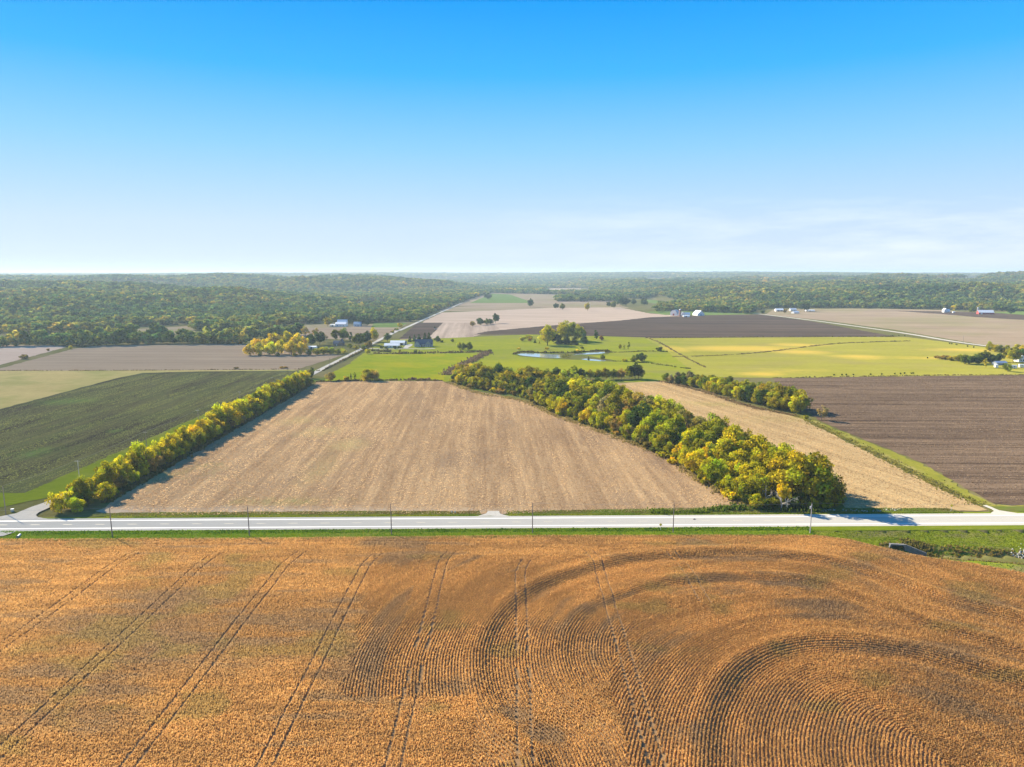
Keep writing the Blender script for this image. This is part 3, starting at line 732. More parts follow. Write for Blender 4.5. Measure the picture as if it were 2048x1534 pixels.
def straw(name, poly, ang, row, per_m2, c1, c2, label):
    q = scatter_poly(poly, per_m2); ca, sa = math.cos(ang), math.sin(ang)
    u = q[:, 0] * ca + q[:, 1] * sa; v = -q[:, 0] * sa + q[:, 1] * ca
    u = np.round(u / row) * row + rng.normal(0, 0.16, len(u)) + 0.8 * (fbm(v / 60, v * 0, 3, 2) - .5)
    X, Y = u * ca - v * sa, u * sa + v * ca
    k = np.clip(0.5 * rng.uniform(0, 1, (len(X), 1)) + sstep(0.35, .65, fbm(u / 3, v / 60, 5, 3))[:, None] * .6, 0, 1)
    C = np.array(c1) * (1 - k) + np.array(c2) * k
    return tufts(name, np.stack([X, Y, np.full(len(X), .2)], 1), 0.16 * rng.uniform(.5, 1.4, len(X)), .55, C, 1, 1.5, kind='stuff', label=label)
straw("bean_straw", [W((-164, 279)), W((-166, 420)), W((-168, 606))] + [gp(*p) for p in [(700, 764), (885, 764), (960, 786), (1045, 801), (1110, 829), (1220, 869), (1320, 908), (1400, 958), (1478, 1004), (1490, 1014), (1340, 1023), (990, 1028), (600, 1029), (320, 1031)]],
      R(2), 0.76, 1.5, (0.33, 0.21, 0.11), (0.70, 0.50, 0.28), "pale chopped straw lying in rows on the big middle field")
straw("corn_straw", [gp(*p) for p in [(1200, 772), (1330, 766), (1400, 784), (1500, 815), (1600, 839), (1660, 869), (1760, 920), (1900, 990), (1950, 1012), (1800, 1020), (1690, 1014), (1670, 988), (1560, 923), (1440, 864), (1300, 806)]],
      R(19), 0.76, 1.5, (0.36, 0.24, 0.12), (0.74, 0.54, 0.29), "pale straw lying in rows on the right-hand stubble strip")
straw("sprouts", [gp(*p) for p in [(290, 749), (400, 746), (570, 744.5), (602, 747)]] + [W((-207, 560)), W((-207, 420)), W((-212, 300)), W((-355, 296)), W((-355, 640))],
      R(-3), 1.52, 1.1, (0.085, 0.072, 0.05), (0.25, 0.27, 0.07), "sparse green sprouts and brown residue in rows on the dark left field")
straw("plough_residue", [gp(*p) for p in [(1560, 760), (1700, 757), (2080, 753)]] + [gp(2200, 1006), gp(2050, 1008), gp(1992, 1004), gp(1845, 921), gp(1705, 865), gp(1645, 839), gp(1590, 804)],
      R(88), 3.0, 0.8, (0.11, 0.07, 0.045), (0.50, 0.36, 0.22), "pale crop residue left in lines on the ploughed right field")
def weed_band(name, pl, width, h, c1, c2, per_m, label, wd=0.8, smooth=6):
    P = smooth_line(pts_of(pl), smooth) if smooth else pts_of(pl)
    L = [0.0]
    for a, b in zip(P[:-1], P[1:]): L.append(L[-1] + math.dist(a, b))
    P = np.array(P); L = np.array(L); n = int(L[-1] * per_m)
    u = rng.uniform(0, L[-1], n)
    u = u[rng.uniform(0, 1, n) < 0.25 + 1.1 * vnoise(u / 7.0, u * 0, 9)]; n = len(u)
    X = np.interp(u, L, P[:, 0]); Y = np.interp(u, L, P[:, 1])
    dx = np.gradient(P[:, 0], L); dy = np.gradient(P[:, 1], L)
    tx, ty = np.interp(u, L, dx), np.interp(u, L, dy); q = np.hypot(tx, ty) + 1e-6
    o = rng.normal(0, width / 2.6, n); X += -ty / q * o; Y += tx / q * o
    k = rng.uniform(0, 1, (n, 1)) ** 0.8
    C = np.array(c1) * (1 - k) + np.array(c2) * k
    hh = h * rng.uniform(0.35, 1.2, n) * (0.4 + 1.1 * vnoise(u / 5.0, u * 0, 5))
    return tufts(name, np.stack([X, Y, np.zeros(n) + 0.05], 1), hh, wd, C, 3, 0.5, kind='stuff', label=label)

BRW, BRW2, OLV, GRN, YEL = (0.10, 0.065, 0.04), (0.21, 0.15, 0.09), (0.13, 0.13, 0.02), (0.06, 0.11, 0.015), (0.33, 0.27, 0.06)
weed_band("field_edge_weeds", [(632, 764), (700, 762), (800, 761), (885, 761.5)], 2.2, 1.3, BRW, OLV, 7, "brown weeds along the near edge of the bright hay field")
weed_band("field_edge_weeds", [(815, 760), (840, 759.5), (860, 760.5)], 4, 2.2, (0.12, 0.07, 0.05), (0.2, 0.13, 0.08), 7, "reddish brown brush pile at the near edge of the hay field")
weed_band("ditch_brush", [(892, 750), (905, 741), (935, 726), (960, 713), (975, 706)], 7, 2.0, BRW, BRW2, 9, "grey brown brush in the ditch right of the hay field", 1.0)
weed_band("ditch_brush", [(748, 707), (800, 707.5), (860, 706.5), (930, 705), (985, 703)], 5, 2.0, BRW, (0.14, 0.13, 0.03), 4, "dark brush line behind the bright hay field", 1.2)
weed_band("pond_reeds", [(1028, 709), (1040, 704.8), (1090, 705.8), (1140, 705.5), (1205, 702), (1220, 703.5)], 3.0, 1.8, (0.07, 0.06, 0.03), (0.13, 0.11, 0.04), 5, "dark reeds along the far bank of the pond", 1.0)
weed_band("pond_reeds", [(1122, 709.5), (1132, 710.5), (1142, 710.5), (1126, 714.5), (1140, 717)], 5, 1.2, (0.12, 0.13, 0.03), (0.26, 0.25, 0.04), 5, "reedy mud flat between the two arms of the pond", 1.0)
weed_band("ditch_grass", [(1220, 705), (1260, 704), (1300, 702.5), (1335, 703.5)], 3.0, 0.9, (0.10, 0.08, 0.03), (0.17, 0.17, 0.03), 4, "dark grass ditch running right from the pond", 1.2)
weed_band("ditch_grass", [(1225, 722), (1270, 724), (1310, 728), (1345, 733), (1380, 738)], 3.0, 0.8, (0.10, 0.10, 0.03), (0.17, 0.17, 0.03), 3, "grass ditch below the small pond", 1.2)
weed_band("drain_brush", [(1345, 713.5), (1400, 712.5), (1480, 708.5), (1550, 702), (1620, 693), (1680, 687), (1740, 684.5), (1820, 682)], 2.6, 0.8, (0.14, 0.11, 0.05), (0.24, 0.19, 0.07), 3, "dark winding drain crossing the yellow green pasture", 1.2)
weed_band("fence_line_weeds", [(1293, 675), (1320, 686), (1350, 703), (1375, 717), (1410, 735)], 2.0, 0.8, (0.16, 0.12, 0.05), (0.26, 0.20, 0.08), 1.8, "thin line of weeds slanting across the pasture", 1.1)
weed_band("fence_line_weeds", [(1290, 676.3), (1500, 674.5), (1790, 673.5)], 2.5, 1.2, (0.09, 0.08, 0.03), (0.16, 0.14, 0.05), 1.6, "weedy edge between far ploughed field and pasture", 1.3)
weed_band("fence_line_weeds", [(1545, 756), (1700, 753.5), (1900, 750.5), (2080, 749)], 1.6, 0.7, (0.14, 0.11, 0.05), (0.26, 0.21, 0.07), 2, "weedy edge between pasture and near ploughed field", 1.1)
weed_band("field_edge_weeds", [(-40, 741.5), (200, 741.2), (400, 740), (600, 738.5)], 1.6, 0.7, (0.17, 0.12, 0.07), (0.20, 0.15, 0.07), 2, "weedy edge below the grey stubble field at the left", 1.2)
weed_band("field_edge_weeds", [W((-194, 690)), W((-186, 690)), W((-184, 900))], 2.0, 1.5, BRW, (0.16, 0.15, 0.04), 2.5, "brown weeds along the right side of the gravel road", 1.0, 0)
weed_band("strip_edge_grass", [(900, 766), (960, 787), (1045, 802), (1110, 830), (1220, 870), (1320, 909), (1400, 959), (1480, 1006), (1500, 1016)], 4.5, 0.9, (0.24, 0.18, 0.06), (0.36, 0.28, 0.10), 11, "dry grass fringe along the left edge of the central wooded strip", 0.6)
weed_band("strip_edge_grass", [(1590, 830), (1660, 862), (1760, 912), (1900, 984), (1965, 1012)], 5.0, 0.6, (0.20, 0.19, 0.03), (0.36, 0.30, 0.08), 11, "yellow green grass strip between right stubble and ploughed field", 0.6)
weed_band("strip_edge_grass", [(1320, 762), (1400, 782), (1500, 813), (1590, 832)], 4.0, 0.9, (0.18, 0.12, 0.06), (0.28, 0.20, 0.09), 9, "brown brush fringe below the right hand row of trees", 0.7)
weed_band("hedge_bottom_weeds", [W((-170, 285)), W((-171, 400)), W((-173, 600))], 3.0, 1.4, (0.12, 0.10, 0.03), (0.22, 0.19, 0.05), 7, "rank weeds along the foot of the left hedgerow", 0.8, 0)
weed_band("field_edge_weeds", [(1300, 1026), (1400, 1024), (1440, 1019), (1500, 1017), (1560, 1020), (1640, 1022)], 3.5, 1.3, (0.08, 0.13, 0.012), (0.15, 0.19, 0.02), 12, "lush green weeds before the near end of the wooded strip", 0.6)
weed_band("drive_brush", [(742, 702), (760, 702.5), (780, 704)], 6, 3.0, (0.06, 0.07, 0.03), (0.12, 0.10, 0.04), 5, "dark brush beside the gravel road below the metal shed", 1.5)

# ------------------------------------------------------------------ stream hollow and culvert right of the bean field
CH = smooth_line([(137, 239.5), (146, 238.5), (160, 236.5), (176, 233), (196, 228.5), (222, 226), (250, 224), (300, 218), (400, 206)], 6)
def hollow(x, y):
    d, arc = line_dist(CH, x, y)
    off = (y - RC[1]) * rdx - (x - RC[0]) * rdy
    z = -3.3 * np.exp(-(d / 5.0) ** 2) * sstep(130, 139, x) * sstep(-14.9, -16.0, off)
    slope = np.interp(off, [-30, -16, -6.9, 0], [-1.6, -1.2, ZR - 0.02, ZR - 0.02])
    wgt = sstep(104, 134, x)
    base = slope * wgt + (1 - wgt) * np.interp(off, [-16, -10.2, -6.9], [-0.02, -0.02, ZR - 0.02])
    r = base + z + 0.35 * (fbm(x / 3.5, y / 3.5, 71, 3) - 0.5) * sstep(-8, -11, off)
    near = crop_edge(x) - y                        # towards the crop the ground comes back up to its level
    return r * sstep(3.0, -2.5, near) + (-0.3 + bean_relief(x, y)) * sstep(-2.5, 3.0, near)
xs = np.arange(104, 420, 1.0); ys = np.arange(196, 256.5, 0.75)
X, Y = np.meshgrid(xs, ys)
Y = Y + 0
offs = (Y - RC[1]) * rdx - (X - RC[0]) * rdy
Zh = hollow(X, Y)
V = np.stack([X.ravel(), Y.ravel(), Zh.ravel()], 1)
nx = len(xs); i = np.arange(len(ys) - 1)[:, None] * nx; j = np.arange(nx - 1)[None, :]
Fq = np.stack([i + j, i + j + 1, i + nx + j + 1, i + nx + j], -1).reshape(-1, 4)
cx, cy = V[Fq].mean(1)[:, 0], V[Fq].mean(1)[:, 1]
co = (cy - RC[1]) * rdx - (cx - RC[0]) * rdy
Fq = Fq[(co < -6.3) & (crop_edge(cx) - cy < 6.0)]
M_BANK = field_mat("stream_bank_grass", (0.14, 0.18, 0.012), (0.26, 0.28, 0.02), R(90), (0.5, 0.3), (0.15, 0.05), patch=((0.21, 0.17, 0.07), (0.06, 0.05), 0.46, 0.62, 0.85))
link("stream_bank", np_mesh("stream_bank", V, Fq, smooth=True), M_BANK, kind='structure')
def hollow_scatter(name, n, test, h, wd, c1, c2, label, blades=3):
    x = rng.uniform(106, 330, n); y = rng.uniform(200, 254, n)
    d, _ = line_dist(CH, x, y); off = (y - RC[1]) * rdx - (x - RC[0]) * rdy
    m = test(x, y, d, off) & (crop_edge(x) < y - 0.5)
    x, y = x[m], y[m]; k = rng.uniform(0, 1, (len(x), 1))
    C = np.array(c1) * (1 - k) + np.array(c2) * k
    return tufts(name, np.stack([x, y, hollow(x, y)], 1), h * rng.uniform(0.4, 1.3, len(x)), wd, C, blades, 0.6, kind='stuff', label=label)
hollow_scatter("bank_grass", 60000, lambda x, y, d, o: (o < -7.2) & (d > 5.5), 0.18, 0.3, (0.15, 0.21, 0.012), (0.28, 0.29, 0.02), "green and yellowish grass on the bank below the highway at the right", 2)
hollow_scatter("stream_weeds", 26000, lambda x, y, d, o: (np.abs(d) < 6.5) & (o < -9) & ((x > 148) | (np.abs(d) > 3)), 0.6, 0.4, (0.20, 0.14, 0.07), (0.36, 0.29, 0.05), "brown and yellow weeds along the stream hollow by the culvert")
hollow_scatter("mown_grass", 16000, lambda x, y, d, o: (d < -4.5) & (x > 150), 0.22, 0.3, (0.10, 0.18, 0.02), (0.19, 0.25, 0.05), "smooth light green grass strip between stream and bean field", 2)

hollow_scatter("culvert_weeds", 60000, lambda x, y, d, o: (np.hypot(x - 143, y - 240.5) < 7.5) & ((o > -15.2) | (np.abs(x - 138.6) > 2.8)) & (np.hypot(x - 143, y - 240.5) > 2.2), 0.7, 0.4, (0.14, 0.11, 0.04), (0.34, 0.29, 0.05), "dry brown and yellow weeds crowding round the culvert mouth")
# box culvert
cl = (138.6, 242.6, -3.9)
cv = thing("culvert", "concrete box culvert with dark mouth in the bank below the highway", "culvert", cl, R(-8))
MB().box(-2.6, 2.6, 0.05, 0.45, 2.35, 2.75).build("headwall", CONCRETE, cv)
MB().box(-2.6, -2.2, 0.02, 2.2, -0.2, 2.3).build("side_wall", CONCRETE, cv)
MB().box(2.2, 2.6, 0.02, 2.2, -0.2, 2.3).build("side_wall", CONCRETE, cv)
MB().box(-2.2, 2.2, 0.46, 2.2, 2.0, 2.25).build("roof_slab", CONCRETE, cv)
MB().box(-2.2, 2.2, 2.25, 2.6, -0.2, 2.2).build("barrel_shade_panel", DARK, cv)  # black panel closing the barrel, its inner shade put into the colour
MB().box(-2.15, 2.15, -1.5, 2.2, -0.5, -0.15).build("floor_slab", CONCRETE, cv)
def wing(x0, y0, x1, y1, h0, h1, t):
    d = math.hypot(x1 - x0, y1 - y0); nx, ny = -(y1 - y0) / d * t, (x1 - x0) / d * t
    return MB().add([(x0, y0, -0.4), (x1, y1, -0.4), (x1 + nx, y1 + ny, -0.4), (x0 + nx, y0 + ny, -0.4), (x0, y0, h0), (x1, y1, h1), (x1 + nx, y1 + ny, h1), (x0 + nx, y0 + ny, h0)],
                    [(0, 3, 2, 1), (4, 5, 6, 7), (0, 1, 5, 4), (1, 2, 6, 5), (2, 3, 7, 6), (3, 0, 4, 7)])
wing(2.62, 0.1, 8.6, -2.4, 2.7, 0.9, 0.35).build("wing_wall", CONCRETE, cv)
wing(-2.62, 0.1, -4.6, -3.0, 2.7, 1.2, -0.35).build("wing_wall", CONCRETE, cv)

# pale rip-rap: two heaps of broken stone
def stones(name, pts, label, zf):
    V, F = [], []
    for (x, y, r) in pts:
        b = len(V); z = zf(x, y)
        base = np.array([(1, 0, 0), (-1, 0, 0), (0, 1, 0), (0, -1, 0), (0, 0, 1), (0, 0, -0.6)]) * r
        q = base * rng.uniform(0.6, 1.2, (6, 3)) + rng.normal(0, 0.12 * r, (6, 3)) + (x, y, z + r * 0.3)
        V += [tuple(v) for v in q]
        F += [(b + a, b + c, b + d) for a, c, d in ((0, 2, 4), (2, 1, 4), (1, 3, 4), (3, 0, 4), (2, 0, 5), (1, 2, 5), (3, 1, 5), (0, 3, 5))]
    return link(name, np_mesh(name, V, F), STONE, kind='stuff', label=label)
pp = []
for _ in range(170):
    s_ = random.uniform(124, 158); o_ = random.uniform(10.6, 12.6) + 0.8 * math.sin(s_ / 4)
    pp.append((*road_pt(s_, o_), random.uniform(0.15, 0.42)))
stones("riprap", pp, "pale broken stone in the far ditch beside the wooded strip", lambda x, y: 0.0)
pp = []
for _ in range(90):
    q = gp(random.gauss(2040, 8), random.gauss(1112, 6), -2.5); pp.append((q[0], q[1], random.uniform(0.2, 0.6)))
stones("riprap", pp, "white boulders in the stream hollow at right picture edge", lambda x, y: float(hollow(np.array([x]), np.array([y]))[0]))

# ------------------------------------------------------------------ trees
def crown_mesh(name, seed, H, Rr, base, ncl, leaves, leaf, shape='round', tone=0.30):
    g = np.random.default_rng(seed)
    cz, hz = H * (1 + base) / 2, H * (1 - base) / 2
    c, cr = [], []
    for k in range(ncl):
        d = g.normal(size=3); d /= np.linalg.norm(d)
        if shape == 'cone':
            t = g.uniform(0, 1) ** 1.3; a = g.uniform(0, 2 * math.pi); rr = Rr * (1 - t) ** 0.9 * g.uniform(0.35, 0.8)
            c.append((rr * math.cos(a), rr * math.sin(a), H * (base + (1 - base) * t * 0.93))); cr.append(Rr * (0.22 + 0.3 * (1 - t)))
        else:
            f = g.uniform(0.45, 0.90)
            lob = 1 + 0.22 * math.sin(3 * math.atan2(d[1], d[0]) + seed) + g.normal(0, 0.10)
            c.append((d[0] * Rr * f * lob, d[1] * Rr * f * lob, cz + d[2] * hz * f * (0.9 if d[2] < 0 else 1.05) + g.normal(0, 0.03 * H)))
            cr.append(Rr * g.uniform(0.16, 0.38))
    c = np.array(c); cr = np.array(cr)
    pk = g.choice(ncl, leaves, p=cr ** 2 / (cr ** 2).sum())
    d = g.normal(size=(leaves, 3)); d[:, 2] += 0.25; d /= np.linalg.norm(d, axis=1)[:, None]
    rad = cr[pk] * g.uniform(0.62, 1.12, leaves)
    P = c[pk] + d * rad[:, None] * (1, 1, 0.85)
    P[:, 2] = np.maximum(P[:, 2], 0.25)
    nrm = d + g.normal(0, 0.55, (leaves, 3)); nrm /= np.linalg.norm(nrm, axis=1)[:, None]
    u = np.cross(nrm, g.normal(size=(leaves, 3))); u /= np.linalg.norm(u, axis=1)[:, None]; v = np.cross(nrm, u)
    sz = leaf * g.uniform(0.6, 1.35, (leaves, 1)) / 2
    V = np.stack([P - u * sz - v * sz * .6, P + u * sz - v * sz * .8, P + u * sz * .7 + v * sz, P - u * sz * .9 + v * sz * .7], 1).reshape(-1, 3)
    ct = 1 + g.normal(0, tone, ncl)
    tn = np.clip(ct[pk] * g.uniform(0.7, 1.3, leaves), 0.35, 1.9)[:, None]
    hue = g.normal(0, 0.10, (ncl, 1))[pk] + g.normal(0, 0.06, (leaves, 1))
    C = np.concatenate([tn * (1 + hue), tn, tn * (1 - hue)], 1)
    return np_mesh(name, V, np.arange(leaves * 4).reshape(-1, 4), C)

def trunk_mesh(name, seed, H, r, base, spread, n=6, stems=1):
    g = np.random.default_rng(seed); b = MB()
    for s in range(stems):
        ox, oy = (0, 0) if stems == 1 else (g.normal(0, 0.4), g.normal(0, 0.4))
        top = (ox + g.normal(0, .4) + ox * 2, oy + g.normal(0, .4) + oy * 2, H * 0.78)
        b.tube([(ox, oy, -0.3), (ox * 1.5, oy * 1.5, H * base), top], [r, r * 0.75, r * 0.2], 6)
        for k in range(n):
            a = 2 * math.pi * k / n + g.uniform(0, .8); z0 = H * (base + g.uniform(-0.05, .3)); L = spread * g.uniform(.55, .9)
            b.tube([(ox * 1.5, oy * 1.5, z0), (ox + L * .5 * math.cos(a), oy + L * .5 * math.sin(a), z0 + H * .12), (ox + L * math.cos(a), oy + L * math.sin(a), z0 + H * .28)], [r * .5, r * .3, r * .1], 5)
    return b.mesh(name)

def bare_mesh(name, seed, H, r, spread):
    """leafless limbs and twigs"""
    g = np.random.default_rng(seed); b = MB()
    def grow(p, d, L, rr, lev):
        q = p + d * L
        b.tube([p, (p + q) / 2 + g.normal(0, L * .05, 3), q], [rr, rr * .8, rr * .55], 4 if lev else 6)
        if lev < 4:
            for _ in range(3 if lev else 4):
                nd = d + g.normal(0, 0.55, 3); nd[2] += 0.15; nd /= np.linalg.norm(nd)
                grow(p + (q - p) * g.uniform(.55, 1), nd, L * g.uniform(.5, .75), rr * .5, lev + 1)
    grow(np.array([0, 0, -.2]), np.array([0.03, 0.02, 1.0]), H * 0.36, r, 0)
    return b.mesh(name)

TPL = {}
for k in range(7):
    TPL['broad', k] = (crown_mesh("crown", 100 + k, 12, 5.6 + 0.3 * (k % 3), 0.14, 52, 5200, 0.54), trunk_mesh("trunk", 200 + k, 12, 0.30, 0.25, 4.5))
for k in range(3):
    TPL['open', k] = (crown_mesh("crown", 130 + k, 12, 5.2, 0.22, 22, 1500, 0.55), trunk_mesh("trunk", 230 + k, 12, 0.26, 0.22, 4.8, 8))
for k in range(5):
    TPL['bush', k] = (crown_mesh("crown", 150 + k, 7, 4.2, 0.02, 48, 4200, 0.34), trunk_mesh("trunk", 250 + k, 7, 0.12, 0.18, 2.8, 4, 3))
for k in range(3):
    TPL['tall', k] = (crown_mesh("crown", 170 + k, 14, 3.6, 0.10, 24, 2400, 0.58), trunk_mesh("trunk", 270 + k, 14, 0.25, 0.3, 2.5))
for k in range(2):
    TPL['conifer', k] = (crown_mesh("crown", 180 + k, 10, 3.0, 0.06, 40, 2200, 0.42, 'cone', 0.15), trunk_mesh("trunk", 280 + k, 10, 0.2, 0.3, 1.2))
for k in range(2):
    TPL['low', k] = (crown_mesh("crown", 190 + k, 2.4, 1.7, 0.0, 12, 520, 0.4), trunk_mesh("trunk", 290 + k, 2.4, 0.06, 0.2, 1.0, 4, 2))
BARE = [bare_mesh("limbs", 300 + k, 12, 0.28, 4) for k in range(2)]
for (kind, k), (c, t) in TPL.items():
    c.materials.append(LEAF); t.materials.append(BARK)
BASE_H = {'broad': 12, 'open': 12, 'bush': 7, 'tall': 14, 'conifer': 10, 'low': 2.4}
TINT = {'gold': (0.58, 0.45, 0.010), 'yellow': (0.53, 0.455, 0.010), 'lime': (0.43, 0.40, 0.010), 'olive': (0.33, 0.295, 0.010), 'green': (0.18, 0.205, 0.012),
        'dark': (0.075, 0.115, 0.014), 'brown': (0.34, 0.25, 0.05), 'grey': (0.34, 0.28, 0.11), 'teal': (0.06, 0.105, 0.024), 'rust': (0.42, 0.17, 0.03)}
WORD = {'gold': 'golden', 'yellow': 'yellow', 'lime': 'lime-green', 'olive': 'olive-green', 'green': 'green', 'dark': 'dark green', 'brown': 'brown', 'grey': 'greyish', 'teal': 'deep green', 'rust': 'rust-coloured'}
tree_count = 0
def tree(kind, xy, h, tint, label, group=None, cat='tree', name='tree', wide=1.0, bark=None, jit=0.12, z=None):
    """one tree: an Empty at its foot, trunk and crown as parts"""
    global tree_count
    tree_count += 1
    ks = [k for (q, k) in TPL if q == kind]
    c, t = TPL[kind, random.choice(ks)]
    x, y = xy
    s = h / BASE_H[kind]
    zz = float(terrain(np.array([x]), np.array([y]))[0]) if z is None else z
    r = thing(name, label, cat, (x, y, zz), random.uniform(0, 6.283), group, (s * wide * random.uniform(.93, 1.07), s * wide * random.uniform(.93, 1.07), s))
    to = link("trunk", t, None, r); co = link("crown" if cat == 'tree' else "foliage", c, None, r)
    if bark is not None:
        to.material_slots[0].link = 'OBJECT'; to.material_slots[0].material = bark
    q = TINT[tint]; f = 1 + random.gauss(0, jit)
    co.color = (q[0] * f * (1 + random.gauss(0, .06)), q[1] * f, q[2] * f, 1)
    return r

def bare_tree(xy, h, label, sparse=None, bark=None):
    x, y = xy
    s = h / 10.5
    r = thing('bare_tree', label, 'tree', (x, y, 0), random.uniform(0, 6.28), None, (s, s, s))
    link("limbs", random.choice(BARE), None, r)
    o = r.children[0]
    if not o.data.materials: o.data.materials.append(PALE_BARK)
    if sparse:
        c = link("crown", TPL['open', 1][0], None, r); c.color = (*TINT[sparse], 1); c.scale = (0.45, 0.45, 0.6); c.location = (0, 0, 3)
    return r

# --- left hedgerow: one row of tall bushes beside the gravel road, a lower ragged row on the field side
yy = 272.5; i = 0
while yy < 612:
    u = (yy - 280) / 330
    h = 10.2 + 3.6 * min(1, 2 * u) - 1.5 * u + random.gauss(0, 1.1)
    g_ = fbm(np.array([yy / 26.0]), np.array([0.3]), 77, 2)[0] + random.gauss(0, .07)
    tn = ('gold' if g_ > .60 else 'yellow' if g_ > .40 else 'lime' if g_ > .30 else 'olive') if u < 0.5 else ('yellow' if g_ > .68 else 'lime' if g_ > .5 else 'olive' if g_ > .36 else 'green')
    tree('bush', (-178.5 - 3.5 * max(0, 1 - (yy - 272) / 14) + random.gauss(0, 0.9), yy), h * (0.8 if yy < 280 else 1), tn, f"{WORD[tn]} hedge bush, {ordinal(i)} back from the highway along the left hedgerow", "bushes of the left hedgerow", 'bush', 'hedge_bush', random.uniform(.62, .82))
    i += 1; yy += random.uniform(5.2, 7.6)
yy = 273.5; i = 0
while yy < 600:
    u = (yy - 280) / 330
    h = 6.0 + 2.5 * u + random.gauss(0, 1.0)
    tn = random.choice(['olive', 'lime', 'olive', 'lime', 'yellow', 'green', 'brown'] if u < .5 else ['olive', 'green', 'lime', 'olive', 'green'])
    tree('bush', (-173.6 + random.gauss(0, 0.8), yy), max(2.8, h), tn, f"low {WORD[tn]} bush, {ordinal(i)} from the highway on the stubble side of the left hedgerow", "low bushes on the stubble side of the left hedgerow", 'bush', 'low_bush', random.uniform(.75, 1.0))
    i += 1; yy += random.uniform(6.5, 9.5)

# --- central wooded strip, four ragged rows from its near end at the highway to the pond meadow
NEAR = smooth_line([gp(*p) for p in [(1520, 1014), (1470, 994), (1400, 952), (1310, 898), (1215, 861), (1105, 820), (1040, 792), (950, 776), (902, 762)]], 8)
FARE = smooth_line([gp(*p) for p in [(1660, 1009), (1640, 994), (1585, 964), (1490, 916), (1385, 868), (1275, 824), (1150, 782), (1030, 760), (925, 755)]], 8)
NEAR, FARE = np.array(NEAR), np.array(FARE)
def along(P, u):
    L = np.concatenate([[0], np.cumsum(np.hypot(*np.diff(P, axis=0).T))]); u = u * L[-1]
    return np.array([np.interp(u, L, P[:, 0]), np.interp(u, L, P[:, 1])])
LEN = float(np.hypot(*np.diff(NEAR, axis=0).T).sum())
rows = [(0.02, 'left-edge', 7.8, 9.0), (0.36, 'inner left', 9.6, 14.5), (0.70, 'inner right', 9.8, 15.5), (1.0, 'right-edge', 9.0, 13.0)]
for f, nm, sp_, hh_ in rows:
    u = random.uniform(0.0, 0.02); i = 0
    while u < 1.0:
        a, b = along(NEAR, np.array(u)), along(FARE, np.array(u))
        p = a + (b - a) * f + np.array([random.gauss(0, 1.2), random.gauss(0, 1.5)])
        n_ = vnoise(np.array([p[0] / 17]), np.array([p[1] / 17]), 91)[0] + random.gauss(0, .16)
        tn = 'gold' if n_ > 1.02 else 'yellow' if n_ > .78 else 'lime' if n_ > .42 else 'olive' if n_ > .10 else 'green'
        if u > 0.68: tn = {'gold': 'yellow', 'yellow': 'lime', 'lime': 'olive', 'olive': 'olive', 'green': 'green'}[tn]
        if random.random() < .045: tn = 'dark'
        h = hh_ * random.uniform(.72, 1.25) * (1.08 - 0.22 * u)
        kind = 'open' if random.random() < .10 else 'bush' if f < .1 or f > .9 or random.random() < .2 else 'broad'
        if kind == 'open': tn = random.choice(['brown', 'grey', 'gold'])
        tree(kind, p, h, tn, f"{WORD[tn]} tree, {ordinal(i)} from the highway in {nm} row of central wooded strip", "trees of the central wooded strip", wide=random.uniform(.9, 1.2) * (.74 if kind == "bush" else 1))
        i += 1; u += sp_ * random.uniform(.85, 1.15) / LEN
us = random.uniform(0, .01); i = 0
while us < 1:
    a, b = along(NEAR, np.array(us)), along(FARE, np.array(us)); d_ = (b - a) / np.hypot(*(b - a))
    p = a - d_ * random.uniform(1.0, 3.5) + np.array([random.gauss(0, 1), random.gauss(0, 1)]); tn = random.choice(['olive', 'lime', 'green', 'olive', 'yellow', 'brown'])
    tree('low', p, random.uniform(2.6, 4.6), tn, f"low {WORD[tn]} bush, {ordinal(i)} from the highway under the left edge of the wooded strip", "undergrowth bushes along the wooded strip", 'bush', 'low_bush', random.uniform(1.0, 1.4))
    i += 1; us += random.uniform(6.5, 10) / LEN
for i, (px, py) in enumerate([(1497, 1012), (1512, 1016), (1543, 1018), (1556, 1014), (1590, 1017), (1605, 1013), (1622, 1017), (1640, 1014), (1655, 1017), (1672, 1013)]):
    tn = random.choice(['green', 'olive', 'dark', 'lime', 'olive'])
    tree('bush', gp(px, py), random.uniform(4.0, 6.5), tn, f"{WORD[tn]} bush, {ordinal(i)} from the left at the highway end of the wooded strip", "undergrowth bushes along the wooded strip", 'bush', 'low_bush', random.uniform(.9, 1.1))
# pale-stemmed trees at its near end
bare_tree(gp(1562, 1020), 12.5, "pale-barked half bare tree at the highway end of the central wooded strip", 'gold')
bare_tree(gp(1572, 1021), 11.0, "second pale-barked tree, slightly shorter, at the highway end of the central wooded strip", 'yellow')
bare_tree(gp(1530, 1012), 9.5, "grey leafless tree left of the pale-barked pair at the end of the wooded strip")

